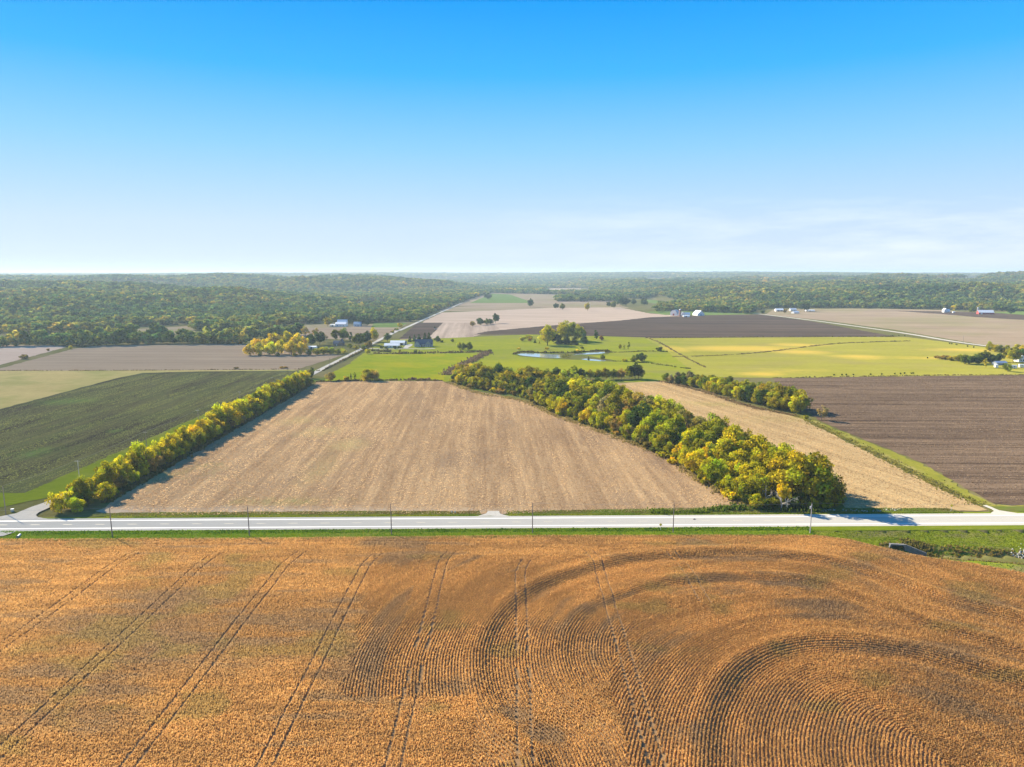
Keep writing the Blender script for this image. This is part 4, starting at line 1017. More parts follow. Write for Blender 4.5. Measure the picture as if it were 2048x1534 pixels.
# --- right-hand row between the two right fields
RN = np.array(smooth_line([gp(*p) for p in [(1588, 826), (1540, 816), (1480, 800), (1420, 784), (1370, 771), (1328, 764)]], 6))
for f, nm, sp_, hh_ in ((1.0, 'front', 7.5, 11.0), (9.5, 'back', 8.5, 13.5)):
    u = 0.0; i = 0
    L = float(np.hypot(*np.diff(RN, axis=0).T).sum())
    while u <= 1:
        p = along(RN, np.array(u)) + np.array([f * .75, f * .6]) + np.array([random.gauss(0, 1), random.gauss(0, 1)])
        tn = random.choice(['olive', 'lime', 'olive', 'green', 'yellow', 'lime', 'olive', 'dark']) if u < .8 else random.choice(['dark', 'grey', 'green'])
        if u < .1: tn = random.choice(['lime', 'olive'])
        tree('bush' if f < 2 else 'broad', p, hh_ * random.uniform(.85, 1.15) * (1.12 - .45 * u), tn, f"{WORD[tn]} tree, {ordinal(i)} from right in {nm} row beside the right ploughed field", "trees between the right-hand fields", wide=random.uniform(.75, .95) if f < 2 else random.uniform(.95, 1.15))
        i += 1; u += sp_ * random.uniform(.85, 1.15) / L
tree('open', gp(1643, 841), 10.0, 'grey', "thin-leaved lone tree on the grass strip beside the right ploughed field", wide=.95)
tree('low', gp(1612, 838), 2.6, 'yellow', "low yellow bush left of the thin-leaved lone tree", None, 'bush', 'low_bush')

# --- row of trees behind the pond meadow (right of the wooded strip's far end)
for i, (px, py, h, tn) in enumerate([(1072, 762, 9, 'olive'), (1096, 762, 10.5, 'green'), (1112, 761, 11.5, 'dark'), (1130, 761, 9.5, 'olive'), (1148, 761, 13, 'lime'), (1164, 761, 10.5, 'dark'), (1181, 760, 9, 'olive'),
                                     (1196, 760, 9, 'olive'), (1212, 760, 10.5, 'olive'), (1227, 759, 9, 'green'), (1243, 759, 9.5, 'brown'), (1258, 758, 10.5, 'lime'), (1270, 758, 14, 'dark'), (1277, 758, 11, 'green')]):
    tree('broad', gp(px, py), h, tn, f"{WORD[tn]} tree, {ordinal(i)} from the left in the row behind the right stubble field", "trees in the row behind the right stubble field", wide=.9)
print("trees so far", tree_count)

# ------------------------------------------------------------------ single trees and small groups in the valley
T = []   # kind, px, py(foot), height m, tint, label, wide
def grp(group, name, rows):
    for i, (kind, px, py, h, tn, wd, lab) in enumerate(rows):
        bush = kind in ('bush', 'low')
        tree(kind, gp(px, py), h, tn, lab, group, 'bush' if bush else 'tree', 'bush' if bush else 'conifer' if kind == 'conifer' else 'tree', wd)

grp("bushes along the near edge of the hay field", "", [
    ('bush', 662, 762, 7.5, 'brown', 1.0, "dark brownish round bush, leftmost on the near edge of the hay field"),
    ('low', 692, 762, 5.0, 'olive', .9, "small bush between the brownish round bush and the twin saplings"),
    ('tall', 702, 761.5, 6.5, 'green', .6, "left sapling of a slim pair on the near edge of the hay field"),
    ('tall', 710, 761.5, 7.5, 'green', .6, "right sapling of a slim pair on the near edge of the hay field"),
    ('bush', 735, 762, 10.5, 'olive', 1.0, "large spreading bush, left one of a close pair below the hay field"),
    ('bush', 748, 762, 9.5, 'brown', .9, "large spreading bush, right one of a close pair below the hay field"),
    ('tall', 625, 758, 11, 'green', .8, "slim green tree at the far end of the left hedgerow"),
    ('bush', 618, 757, 8, 'brown', .8, "bare brownish bush where the left hedgerow ends at the gravel road"),
    ('low', 1008, 787, 3.2, 'brown', 1.2, "dead brown bush standing in the stubble beside the wooded strip")])

cop = [(500, 711, 13, 'gold', 1.0), (520, 710, 14, 'gold', 1.0), (541, 711, 15, 'yellow', 1.0), (562, 709, 17, 'yellow', 1.0), (583, 710, 17, 'gold', 1.0), (602, 710, 15, 'gold', .95),
       (515, 700, 14, 'gold', 1.0), (548, 697, 20, 'yellow', 1.0), (575, 696, 21, 'yellow', .95), (598, 697, 19, 'gold', 1.0), (530, 702, 15, 'gold', 1.0)]
for i, (px, py, h, tn, wd) in enumerate(cop):
    tree('bush', gp(px, py), h, tn, f"{WORD[tn]} tree, {ordinal(i if i < 6 else i - 6)} from the left in the {'front' if i < 6 else 'back'} of the yellow copse", "trees of the yellow copse", wide=.85 * wd)
for i, (px, py, h, tn) in enumerate([(520, 712, 4, 'olive'), (556, 713, 4.5, 'green'), (590, 713, 4.5, 'olive'), (618, 711, 6, 'green'), (634, 710, 8, 'olive'), (648, 709, 9, 'lime'), (662, 709, 8, 'green'), (676, 708, 6, 'green'), (688, 708, 5, 'lime')]):
    tree('bush', gp(px, py), h, tn, f"{WORD[tn]} bush, {ordinal(i)} from the left along the foot of the yellow copse", "bushes along the foot of the yellow copse", 'bush', 'bush', 1.1)
hm = [('broad', 622, 693, 16, 'dark', 1, "dark green tree right behind the yellow copse"), ('broad', 640, 690, 17, 'dark', 1, "tall dark tree left of the hidden grey farmhouse"),
      ('open', 612, 676, 17, 'brown', 1, "bare brown tree rising behind the yellow copse"), ('open', 632, 677, 15, 'brown', 1, "second bare brown tree, right of the one behind the copse"), ('open', 648, 685, 13, 'grey', 1, "thin greyish tree left of the grey farmhouse"),
      ('broad', 672, 682, 16, 'green', 1, "broad green tree standing behind the grey farmhouse"), ('broad', 688, 682, 17, 'green', .9, "green tree immediately right of the grey farmhouse"),
      ('tall', 702, 686, 16, 'dark', .9, "narrow dark tree right of the grey farmhouse"), ('broad', 718, 692, 16, 'green', 1.0, "big green roadside tree left of the gravel road"),
      ('broad', 732, 690, 18, 'teal', 1.05, "big dark green tree beside the gravel road, largest of the roadside group"), ('broad', 746, 684, 19, 'yellow', .8, "yellowish roadside tree with a clear trunk"),
      ('bush', 700, 697, 6, 'green', 1, "round green bush in the yard of the grey farmhouse"), ('bush', 712, 699, 6, 'olive', 1, "olive bush near the gravel road below the roadside trees"),
      ('bush', 686, 706, 6, 'lime', .9, "lime-green bush at the roadside corner below the farmhouse"), ('bush', 728, 700, 6.5, 'green', 1, "green bush at the left verge of the gravel road"),
      ('broad', 738, 699, 11, 'brown', .9, "brownish round tree on the right verge of the gravel road"), ('bush', 735, 708, 6, 'yellow', .9, "yellow bush at the near corner of the farm drive"),
      ('broad', 775, 683, 11, 'dark', 1.1, "dark tree on the road verge behind the metal shed"),
      ('conifer', 820, 684, 9, 'dark', 1.1, "left dark evergreen behind the blue-grey house"), ('conifer', 829, 683, 10, 'teal', 1.1, "second dark evergreen behind the blue-grey house"), ('conifer', 838, 682, 10.5, 'dark', 1.1, "third evergreen from the left behind the blue-grey house"),
      ('conifer', 850, 681, 11.5, 'teal', 1.1, "tall evergreen behind the right gable of the blue-grey house"), ('conifer', 858, 681, 12, 'dark', 1.1, "rightmost tall evergreen behind the blue-grey house"),
      ('bush', 875, 684, 8, 'dark', 1, "dark round bush right of the blue-grey house"), ('low', 884, 685, 3.5, 'dark', 1, "small dark bush right of the round bush by the house"),
      ('bush', 905, 684, 4.5, 'green', 1, "round green bush by the pale stubble right of the house"),
      ('low', 762, 697.5, 4, 'dark', 1.1, "dark shrub at the left end of the metal shed"), ('low', 771, 698, 3.5, 'dark', 1.2, "dark shrub before the left part of the metal shed"), ('low', 790, 698, 3.2, 'dark', 1.2, "dark shrub before the right part of the metal shed"), ('low', 800, 697, 3.5, 'dark', 1.1, "dark shrub at the right end of the metal shed"),
      ('bush', 831, 707, 5, 'green', .8, "green bush on the brush line below the blue-grey house"), ('low', 800, 705, 3.5, 'gold', .8, "small golden bush on the bank below the metal shed"),
      ('bush', 800, 655, 8, 'olive', 1, "rounded tree at the roadside before the brown field"), ('low', 793, 661, 4.5, 'green', 1.2, "low green bush on the road verge nearer than the rounded tree"), ('low', 786, 666, 4.5, 'olive', 1.2, "low olive bush nearest on the same road verge"),
      ('bush', 919, 699, 9, 'olive', .7, "left tree of the small group on the lawn right of the house"), ('bush', 926, 700, 9, 'green', .6, "middle tree of the small group on the lawn right of the house"), ('bush', 938, 700, 9.5, 'green', 1, "right and largest tree of the lawn group right of the house"),
      ('broad', 655, 653, 16, 'olive', .9, "olive tree behind the left end of the far white barns"), ('broad', 690, 649, 22, 'dark', 1.1, "big dark tree between the far white barn and blue house"), ('broad', 704, 649, 22, 'teal', 1.1, "big dark tree over the far pale blue house"),
      ('broad', 722, 652, 17, 'teal', 1.1, "dark tree right of the far pale blue house"), ('broad', 734, 652, 14, 'dark', 1, "smaller dark tree, rightmost of the far farm")]
grp("trees and bushes around the roadside farms", "", hm)
pc = [('broad', 1095, 691, 25, 'yellow', .95, "yellow-topped big tree at the left of the grove behind the pond"), ('broad', 1108, 688, 16, 'dark', 1, "dark tree just right of the yellow-topped grove tree"), ('broad', 1128, 682, 26, 'lime', 1, "tall lime tree in the middle of the grove behind the pond"),
      ('broad', 1144, 681, 26, 'lime', .85, "tall lime tree right of the grove's middle"), ('broad', 1156, 683, 23, 'yellow', .75, "yellow tree at the right of the grove behind the pond"), ('conifer', 1118, 688, 13, 'dark', 1.5, "left dark evergreen under the grove behind the pond"), ('conifer', 1133, 689, 15, 'dark', 1.5, "middle dark evergreen under the grove behind the pond"),
      ('conifer', 1149, 690, 12, 'dark', 1.7, "low dark evergreen at the front right of the grove"), ('conifer', 1168, 687, 15, 'teal', 1.6, "dark evergreen at the right end of the grove"), ('bush', 1060, 683, 6, 'gold', .9, "small golden tree left of the grove behind the pond"),
      ('conifer', 1070, 686, 5.5, 'dark', 1.2, "small dark evergreen left of the grove"), ('conifer', 1079, 687, 4, 'olive', 1, "tiny evergreen between the small dark one and the grove"), ('tall', 1192, 680, 14, 'dark', 1.0, "lone dark leaning evergreen right of the grove"), ('bush', 1203, 681, 6.5, 'rust', .9, "small orange-brown tree right of the lone evergreen"),
      ('bush', 1045, 682, 6, 'lime', 1.4, "pale green thicket left of the grove"), ('bush', 1058, 679, 7, 'lime', 1.4, "pale green thicket close beside the grove"), ('low', 1150, 706.5, 3.5, 'lime', 1.6, "yellow-green willow bush between the pond arms, left one"), ('low', 1157, 706, 4.5, 'yellow', 1.5, "yellow-green willow bush between the pond arms, right one"),
      ('low', 1212, 705, 3.5, 'olive', 1.4, "olive bush at the right tip of the pond"), ('conifer', 1177, 720.5, 4.5, 'dark', 1.1, "dark upright bush on the bank of the small pond"), ('bush', 1205, 719, 5.5, 'green', .9, "round green bush right of the small pond"), ('low', 1248, 723, 3.5, 'olive', 1.2, "low bush on the ditch right of the small pond"),
      ('bush', 1268, 724, 7, 'green', 1, "left green tree of the pair on the pond meadow"), ('bush', 1282, 723, 9, 'dark', 1.1, "right darker tree of the pair on the pond meadow"), ('bush', 1240, 698, 6, 'olive', .7, "left small tree of three in the upper meadow"), ('tall', 1248, 699, 6, 'olive', .8, "middle small tree of three in the upper meadow"), ('tall', 1257, 699, 10, 'green', .8, "right and tallest of three small trees in the upper meadow"),
      ('low', 1320, 703, 5.5, 'green', 1.2, "green bush where the meadow ditch meets the slanting fence line"), ('low', 1094, 700, 4, 'olive', .9, "small sapling on the far bank of the pond, left one"), ('low', 1163, 698, 4, 'green', .9, "small sapling above the right arm of the pond"), ('low', 1037, 700, 3.5, 'yellow', .9, "little yellow bush above the left tip of the pond")]
grp("trees and bushes around the pond", "", pc)
isl = [('bush', 945, 652, 9, 'brown', 1.0, "low brown bush at the left end of the field island"), ('bush', 960, 650, 13, 'teal', .9, "dark tree second from left in the island of trees in the pale field"), ('bush', 973, 649, 11, 'green', .9, "middle tree of the island in the pale field"), ('bush', 981, 648, 10, 'dark', .9, "small dark tree right of the island's middle"), ('broad', 991, 646.5, 18, 'dark', .8, "tallest tree at the right end of the field island")]
grp("island of trees in the pale far field", "", isl)
rt = [('low', 1880, 718.5, 4.5, 'brown', 1.9, "brown brush at the left tip of the right-hand tree belt"), ('low', 1893, 719, 4.5, 'brown', 1.9, "brown brush second from the left tip of the right-hand belt"), ('low', 1906, 721, 5, 'olive', 1.7, "olive bush right of the brown brush"), ('bush', 1917, 723, 7.5, 'olive', 1, "olive tree left of the dark pair in the right-hand belt"), ('bush', 1929, 728, 10, 'green', 1, "green tree left in the dark middle of the right-hand belt"), ('bush', 1940, 728, 9, 'dark', 1, "dark tree in the middle of the right-hand belt"),
      ('bush', 1954, 728, 10, 'dark', 1, "second dark tree right of the belt's middle"), ('broad', 1968, 726, 13, 'green', .9, "tallest green tree of the right-hand belt"), ('bush', 1983, 727, 9, 'dark', 1, "dark tree left of the blue-roofed shed at right edge"), ('bush', 1996, 724, 9, 'dark', 1, "dark tree directly behind the blue-roofed shed"), ('tall', 1970, 735.5, 9.5, 'yellow', .75, "slim bright yellow tree before the right-hand belt"),
      ('broad', 2026, 725, 16, 'olive', 1, "large olive tree by the white house at right edge"), ('broad', 2042, 723, 14, 'dark', 1, "dark tree by the white house at right edge"), ('bush', 2015, 743, 8, 'green', .9, "round green bush before the white trailers"),
      ('bush', 1979, 702, 11, 'yellow', .8, "yellow tree at the left end of the lane-side row"), ('bush', 1990, 704, 9, 'olive', 1, "olive tree second in the lane-side row"), ('bush', 2002, 706, 9, 'green', 1, "green tree third in the lane-side row"), ('bush', 2013, 707, 10, 'yellow', .8, "yellow tree fourth in the lane-side row"), ('bush', 2024, 708, 8, 'green', 1, "green tree fifth in the lane-side row"), ('bush', 2035, 709, 12, 'gold', 1, "golden tree sixth in the lane-side row"), ('bush', 2048, 711, 10, 'gold', 1, "golden tree cut by the right picture edge")]
grp("trees around the farm at the right edge", "", rt)
fv = [('broad', 1061, 615, 24, 'teal', .7, "lone dark tall tree in the far valley field"), ('broad', 1175, 622, 20, 'olive', .8, "lone olive tree in the far valley field"), ('broad', 1112, 618, 15, 'teal', 1, "left dark tree of a far pair beside the brown field"), ('broad', 1125, 620, 16, 'green', .9, "right tree of a far pair beside the brown field"), ('bush', 976, 598, 22, 'dark', 1.0, "dark tree at the foot of the left far hill"),
      ('broad', 1217, 614, 15, 'dark', 1, "dark tree at the left end of the far farm belt"), ('broad', 1228, 617, 20, 'green', 1, "green tree second in the far farm belt"), ('broad', 1240, 612, 26, 'teal', 1.1, "tall dark tree in the middle of the far farm belt"), ('broad', 1252, 612, 22, 'teal', 1, "dark tree right of the far belt's middle"), ('broad', 1267, 610, 18, 'dark', 1, "dark tree with gap on either side in the far belt"), ('broad', 1288, 612, 20, 'dark', 1.1, "dark tree at the right end of the far farm belt"),
      ('bush', 1525, 627, 8, 'dark', 1.1, "small dark tree at the far bend of the gravel lane"), ('bush', 1570, 626, 10, 'brown', .8, "small brown tree beside the far white shed"), ('broad', 1609, 623, 24, 'dark', 1.1, "big dark tree right of the far white sheds"), ('broad', 2021, 629, 17, 'teal', 1, "lone dark tree on the far lawn right of the red barn"), ('broad', 1907, 622, 14, 'yellow', 1, "yellow tree right of the far white house"), ('broad', 1944, 626, 15, 'green', 1, "green tree left of the silo by the red barn"),
      ('low', 50, 718, 5, 'brown', 1.6, "brown bush on the grass strip at the far left"), ('low', 97, 702, 3, 'brown', 1, "tiny bush on the grass strip at the far left"), ('bush', 142, 699, 5, 'yellow', .8, "small yellow bush at the corner of the pinkish field"), ('low', 566, 737, 2.4, 'brown', 2.4, "low brown brush heap below the grey stubble field"), ('low', 472, 738, 2.0, 'brown', 2.4, "smaller brown brush heap further left below the grey stubble field")]
grp("single trees in the far valley", "", fv)
for i, (px, py) in enumerate([(1668, 751.3), (1684, 751.2), (1693, 751), (1707, 750.6), (1741, 750), (1763, 749.8), (1790, 749), (1801, 748.8), (1809, 748), (1822, 748), (1826, 747.6), (1855, 717)]):
    tree('low', gp(px, py), 1.7, 'dark', f"small dark shrub, {ordinal(i)} from the left along the pasture's lower edge" if i < 11 else "small dark shrub alone in the pasture left of the right-hand belt", "small dark shrubs along the pasture edge", 'shrub', 'shrub', .75)
for i, (px, py) in enumerate([(1785, 672.7), (1798, 672.6), (1810, 672.6), (1899, 688), (1903, 688.4), (1913, 690.2), (1935, 693.6), (1947, 695.6)]):
    tree('low', gp(px, py), 2.0, 'dark', f"small dark shrub, {ordinal(i)} from the left along the gravel lane", "small dark shrubs along the gravel lane", 'shrub', 'shrub', .8)
print("trees", tree_count)

# ------------------------------------------------------------------ the woods on the hills: one mass, scattered by geometry nodes
far_tpl = []
for k in range(6):
    me = crown_mesh("far_crown", 400 + k, 12, 5.6 if k < 4 else 4.2, 0.04, 9, 210, 2.1, 'round', 0.16)
    me.materials.append(LEAF_FAR)
    far_tpl.append(bpy.data.objects.new("wood_tree", me))

def scatter_gn(name, P, S, RZ, TI, idx, label):
    me = bpy.data.meshes.new(name)
    me.vertices.add(len(P)); me.vertices.foreach_set("co", np.ascontiguousarray(P, np.float32).ravel())
    def att(n, t, v, f):
        a = me.attributes.new(n, t, 'POINT'); a.data.foreach_set(f, np.ascontiguousarray(v).ravel())
    att("tree_scale", 'FLOAT_VECTOR', S.astype(np.float32), "vector")
    rot = np.zeros((len(P), 3), np.float32); rot[:, 2] = RZ
    att("tree_rot", 'FLOAT_VECTOR', rot, "vector")
    c = np.ones((len(P), 4), np.float32); c[:, :3] = TI
    att("tree_tint", 'FLOAT_COLOR', c, "color")
    att("tree_kind", 'INT', idx.astype(np.int32), "value")
    o = link(name, me, None, kind='stuff', label=label)
    ng = bpy.data.node_groups.new(name, 'GeometryNodeTree')
    ng.interface.new_socket("Geometry", in_out='INPUT', socket_type='NodeSocketGeometry')
    ng.interface.new_socket("Geometry", in_out='OUTPUT', socket_type='NodeSocketGeometry')
    n, l = ng.nodes, ng.links
    gi, go = n.new("NodeGroupInput"), n.new("NodeGroupOutput")
    iop = n.new("GeometryNodeInstanceOnPoints"); jn = n.new("GeometryNodeJoinGeometry")
    for t in reversed(far_tpl):
        oi = n.new("GeometryNodeObjectInfo"); oi.inputs['Object'].default_value = t; oi.inputs['As Instance'].default_value = True
        l.new(oi.outputs['Geometry'], jn.inputs[0])
    def named(nm, ty):
        q = n.new("GeometryNodeInputNamedAttribute"); q.data_type = ty; q.inputs['Name'].default_value = nm
        return [x for x in q.outputs if x.enabled and x.name == 'Attribute'][0]
    l.new(gi.outputs[0], iop.inputs['Points']); l.new(jn.outputs[0], iop.inputs['Instance'])
    iop.inputs['Pick Instance'].default_value = True
    l.new(named("tree_kind", 'INT'), iop.inputs['Instance Index'])
    l.new(named("tree_rot", 'FLOAT_VECTOR'), iop.inputs['Rotation'])
    l.new(named("tree_scale", 'FLOAT_VECTOR'), iop.inputs['Scale'])
    l.new(iop.outputs[0], go.inputs[0])
    md = o.modifiers.new("scatter", 'NODES'); md.node_group = ng
    return o

def wood_points(x, y, spacing, keep=None, hscale=1.0):
    n = len(x)
    z = terrain(x, y)
    n1 = fbm(x / 60, y / 60, 201, 3); n2 = rng.uniform(0, 1, n); n3 = fbm(x / 260, y / 260, 231, 3)
    pal = np.array([(0.050, 0.088, 0.020), (0.075, 0.110, 0.022), (0.12, 0.135, 0.022), (0.185, 0.170, 0.026), (0.27, 0.205, 0.028), (0.23, 0.13, 0.04)])
    v = np.clip(0.42 * n1 + 0.32 * n2 + 0.50 * n3 - 0.14, 0, 0.999)
    k = np.searchsorted([0.28, 0.46, 0.60, 0.74, 0.86], v)
    tint = 1.75 * pal[k] * rng.uniform(0.65, 1.35, (n, 1))
    s = hscale * rng.uniform(0.62, 1.45, n)
    base = spacing / 8.5
    S = np.stack([s * base, s * base, s * (0.6 + 0.4 * np.minimum(base, 2.2))], 1)
    return np.stack([x, y, z - 0.3], 1), S, rng.uniform(0, 6.283, n), tint, rng.integers(0, 6, n)

CLEAR_PX = [[(700, 612), (716, 603), (785, 604), (778, 612)], [(1270, 605), (1318, 590), (1345, 598), (1372, 606), (1330, 612)], [(1635, 566), (1660, 557.5), (1694, 558), (1690, 566)], [(1085, 586), (1095, 576), (1180, 576), (1180, 586)],
            [(1290, 562), (1290, 556), (1340, 555), (1345, 561)], [(1860, 562), (1870, 556), (1960, 556), (1960, 561)], [(230, 566), (240, 561), (330, 562), (330, 566)]]
WOODS = [  # low ground woods along the hill feet, by photo pixels at the foot
    [(-300, 672), (0, 668), (170, 668), (215, 660), (230, 655), (380, 650), (390, 661), (480, 664), (560, 662), (580, 649), (650, 647), (740, 646), (835, 644), (850, 638), (880, 622), (905, 611), (940, 598), (985, 585), (960, 580), (700, 585), (0, 600), (-300, 610)],
    [(1305, 600), (1320, 613), (1310, 625), (1335, 622), (1400, 624), (1500, 628), (1512, 620), (1560, 616), (1700, 616), (1880, 619), (2048, 623), (2300, 624), (2300, 590), (1700, 585), (1400, 585), (1330, 590)],
    [(970, 586), (1100, 589), (1140, 588), (1240, 596), (1310, 600), (1350, 590), (1300, 574), (1000, 574)],
    [(1110, 603), (1120, 596), (1240, 597), (1235, 603)],
]
WOODS = [[gp(*p) for p in w_] for w_ in WOODS]
def in_woods(x, y):
    a = np.maximum(poly_sdf(HILL1, x, y), np.maximum(poly_sdf(HILL2, x, y), poly_sdf(HILL3, x, y))) > 12
    for w_ in WOODS: a |= poly_sdf(w_, x, y) > 0
    a |= y > 4700
    r = np.hypot(x, y)
    openn = (fbm(x / 900 + 7, y / 420, 301, 3) > 0.60) & (r > 5200)
    a &= ~openn
    px, py = to_px(x, y, terrain(x, y))
    for c in CLEAR_PX: a &= ~(poly_sdf(c, px, py) > 0)
    a &= ~((np.abs(x - (GRAVX + 8)) < 9) & (y < 1900))
    return a
for (r0, r1, sp_, nm, lab) in ((1100, 2300, 12.5, "wood", "nearer slopes of the autumn oak woods on both sides of the valley"), (2300, 3600, 15.0, "wood", "upper slopes of the autumn woods on the valley sides"),
                               (3600, 5200, 18, "wood", "hazy wooded ridges beyond the valley fields"), (5200, 8500, 25, "far_wood", "far blue-green wooded plateau"), (8500, 17000, 60, "far_wood", "farthest hazy wooded skyline")):
    n = int(2 * 0.80 * (r1 ** 2 - r0 ** 2) / 2 / sp_ ** 2 * 1.35)
    r = np.sqrt(rng.uniform(r0 ** 2, r1 ** 2, n)); a = rng.uniform(-0.80, 0.80, n)
    x, y = r * np.sin(a), r * np.cos(a)
    m = in_woods(x, y); x, y = x[m], y[m]
    # thin out to roughly one tree per cell
    key = np.floor(x / (sp_ * .82)).astype(np.int64) * 100003 + np.floor(y / (sp_ * .82)).astype(np.int64)
    _, u = np.unique(key, return_index=True); x, y = x[u], y[u]
    P, S, RZ, TI, idx = wood_points(x, y, sp_)
    print(nm, len(P))
    scatter_gn(nm, P, S, RZ, TI, idx, lab)
# thin belt of trees across the left middle distance
bx, by = [], []
for (pl, wd, sp_) in (([(-200, 697), (0, 694), (60, 692), (180, 692.5), (250, 690), (340, 688), (430, 688), (490, 689)], 16, 6.5), ([(395, 684), (470, 680), (520, 678), (600, 672)], 14, 8), ([(130, 682), (240, 676), (340, 676)], 10, 12)):
    q = np.array([gp(*p) for p in pl]); L = np.concatenate([[0], np.cumsum(np.hypot(*np.diff(q, axis=0).T))])
    u = rng.uniform(0, L[-1], int(L[-1] / sp_ * 4.5)); bx.append(np.interp(u, L, q[:, 0])); by.append(np.interp(u, L, q[:, 1]) + rng.uniform(0, wd, len(u)))
bx, by = np.concatenate(bx), np.concatenate(by)
P, S, RZ, TI, idx = wood_points(bx, by, 8.5, hscale=1.0); S *= rng.uniform(0.75, 1.5, (len(P), 1))
TI = TI * 1.15
scatter_gn("tree_belt", P, S, RZ, TI, idx, "long tree belt behind the grey stubble field at the left")

# ------------------------------------------------------------------ buildings
def gabled(parent, x0, x1, y0, y1, hw, hr, wall, roof, axis='x', over=0.35, z0=0.0, doors=(), windows=()):
    """walls with gables and an overhanging two-slope roof as parts of parent; ridge along axis"""
    b = MB(); t = 0.18
    if axis == 'x':
        ym = (y0 + y1) / 2
        prof = [(y0, z0), (y1, z0), (y1, hw), (ym, hr), (y0, hw)]
        b.add([(x0, p, q) for p, q in prof] + [(x1, p, q) for p, q in prof], [(4, 3, 2, 1, 0), (5, 6, 7, 8, 9)] + [(i, (i + 1) % 5, (i + 1) % 5 + 5, i + 5) for i in (0, 1, 4)])
        s = (hr - hw) / (ym - y0); r = MB()
        for sg, ye in ((-1, y0), (1, y1)):
            yo, zo = ye + sg * over, hw - s * over
            r.add([(x0 - over, yo, zo + .02), (x1 + over, yo, zo + .02), (x1 + over, ym, hr + .02), (x0 - over, ym, hr + .02), (x0 - over, yo, zo + t), (x1 + over, yo, zo + t), (x1 + over, ym, hr + t), (x0 - over, ym, hr + t)],
                  [(0, 3, 2, 1), (4, 5, 6, 7), (0, 1, 5, 4), (1, 2, 6, 5), (2, 3, 7, 6), (3, 0, 4, 7)])
    else:
        xm = (x0 + x1) / 2
        prof = [(x0, z0), (x1, z0), (x1, hw), (xm, hr), (x0, hw)]
        b.add([(p, y0, q) for p, q in prof] + [(p, y1, q) for p, q in prof], [(0, 1, 2, 3, 4), (9, 8, 7, 6, 5)] + [(i, (i + 1) % 5, (i + 1) % 5 + 5, i + 5) for i in (0, 1, 4)])
        s = (hr - hw) / (xm - x0); r = MB()
        for sg, xe in ((-1, x0), (1, x1)):
            xo, zo = xe + sg * over, hw - s * over
            r.add([(xo, y0 - over, zo + .02), (xm, y0 - over, hr + .02), (xm, y1 + over, hr + .02), (xo, y1 + over, zo + .02), (xo, y0 - over, zo + t), (xm, y0 - over, hr + t), (xm, y1 + over, hr + t), (xo, y1 + over, zo + t)],
                  [(0, 3, 2, 1), (4, 5, 6, 7), (0, 1, 5, 4), (1, 2, 6, 5), (2, 3, 7, 6), (3, 0, 4, 7)])
    b.build("wall", wall, parent); r.build("roof", roof, parent)
    for (wx, wz, ww, wh) in windows:
        f = MB().box(wx - ww / 2 - .12, wx + ww / 2 + .12, y0 - .06, y0 + .02, wz - .12, wz + wh + .12).build("window", WHITE_WALL, parent)
        MB().box(wx - ww / 2, wx + ww / 2, y0 - .09, y0 - .05, wz, wz + wh).build("pane", GLASS, f)
    for (dx_, dw, dh, dm_) in doors:
        MB().box(dx_ - dw / 2, dx_ + dw / 2, y0 - .07, y0 + .02, z0, z0 + dh).build("door", dm_, parent)  # panels in DARK are open doorways with their shade painted on

def at(px, py, rot=0):
    q = gp(px, py); return (q[0], q[1], 0.0)
# blue-grey house with front gables and porch
h = thing("farmhouse", "blue-grey house with slate gables and white porch posts behind the hay field", "house", at(847, 694))
gabled(h, -11.5, 11, 2, 12, 3.6, 9.3, GREY_WALL, SLATE, 'x', windows=[(1.5, 1.0, 1.2, 1.5), (4.5, 1.0, 1.2, 1.5)], doors=[(-2.2, 1.1, 2.2, BROWN_WALL)])
gabled(h, -11.6, -4.2, -2.2, 2.0, 3.4, 7.8, GREY_WALL, SLATE, 'y', windows=[(-9.2, 1.0, 1.0, 1.5), (-6.8, 1.0, 1.0, 1.5)])
gabled(h, 2.2, 9.6, -0.4, 2.0, 3.6, 7.6, GREY_WALL, SLATE, 'y', windows=[(5.9, 4.4, 1.1, 1.3)])
for x_ in (-3.6, -0.6, 2.4, 5.2, 8.0, 10.6):
    MB().box(x_ - .13, x_ + .13, -1.9, -1.64, 0, 2.7).build("porch_post", WHITE_WALL, h)
MB().box(-4.1, 11.0, -2.1, -0.5, 2.7, 2.9).build("porch_roof", SLATE, h)
# metal sheds left of the house
s_ = thing("metal_shed", "long pale metal shed with dark shrubs along its front", "shed", at(784, 696))
gabled(s_, -10, 9, 0, 9, 3.2, 5.6, STEEL, WHITE_ROOF, 'x', doors=[(3.5, 4.0, 2.6, DARK)], windows=[(-6, 1.1, 1.2, 1.0), (-2, 1.1, 1.2, 1.0)])
s_ = thing("metal_shed", "second pale metal shed standing behind the long one by the house", "shed", at(794, 690.5))
gabled(s_, -9, 10, 0, 9, 3.4, 5.8, STEEL, WHITE_ROOF, 'x', doors=[(6, 3.6, 2.8, DARK)])
s_ = thing("garage", "small dark-roofed garage right of the two metal sheds", "garage", at(807, 690))
gabled(s_, -3.5, 3.5, 0, 7, 2.7, 4.8, GREY_WALL, SLATE, 'x', doors=[(0, 2.6, 2.2, WHITE_WALL)])
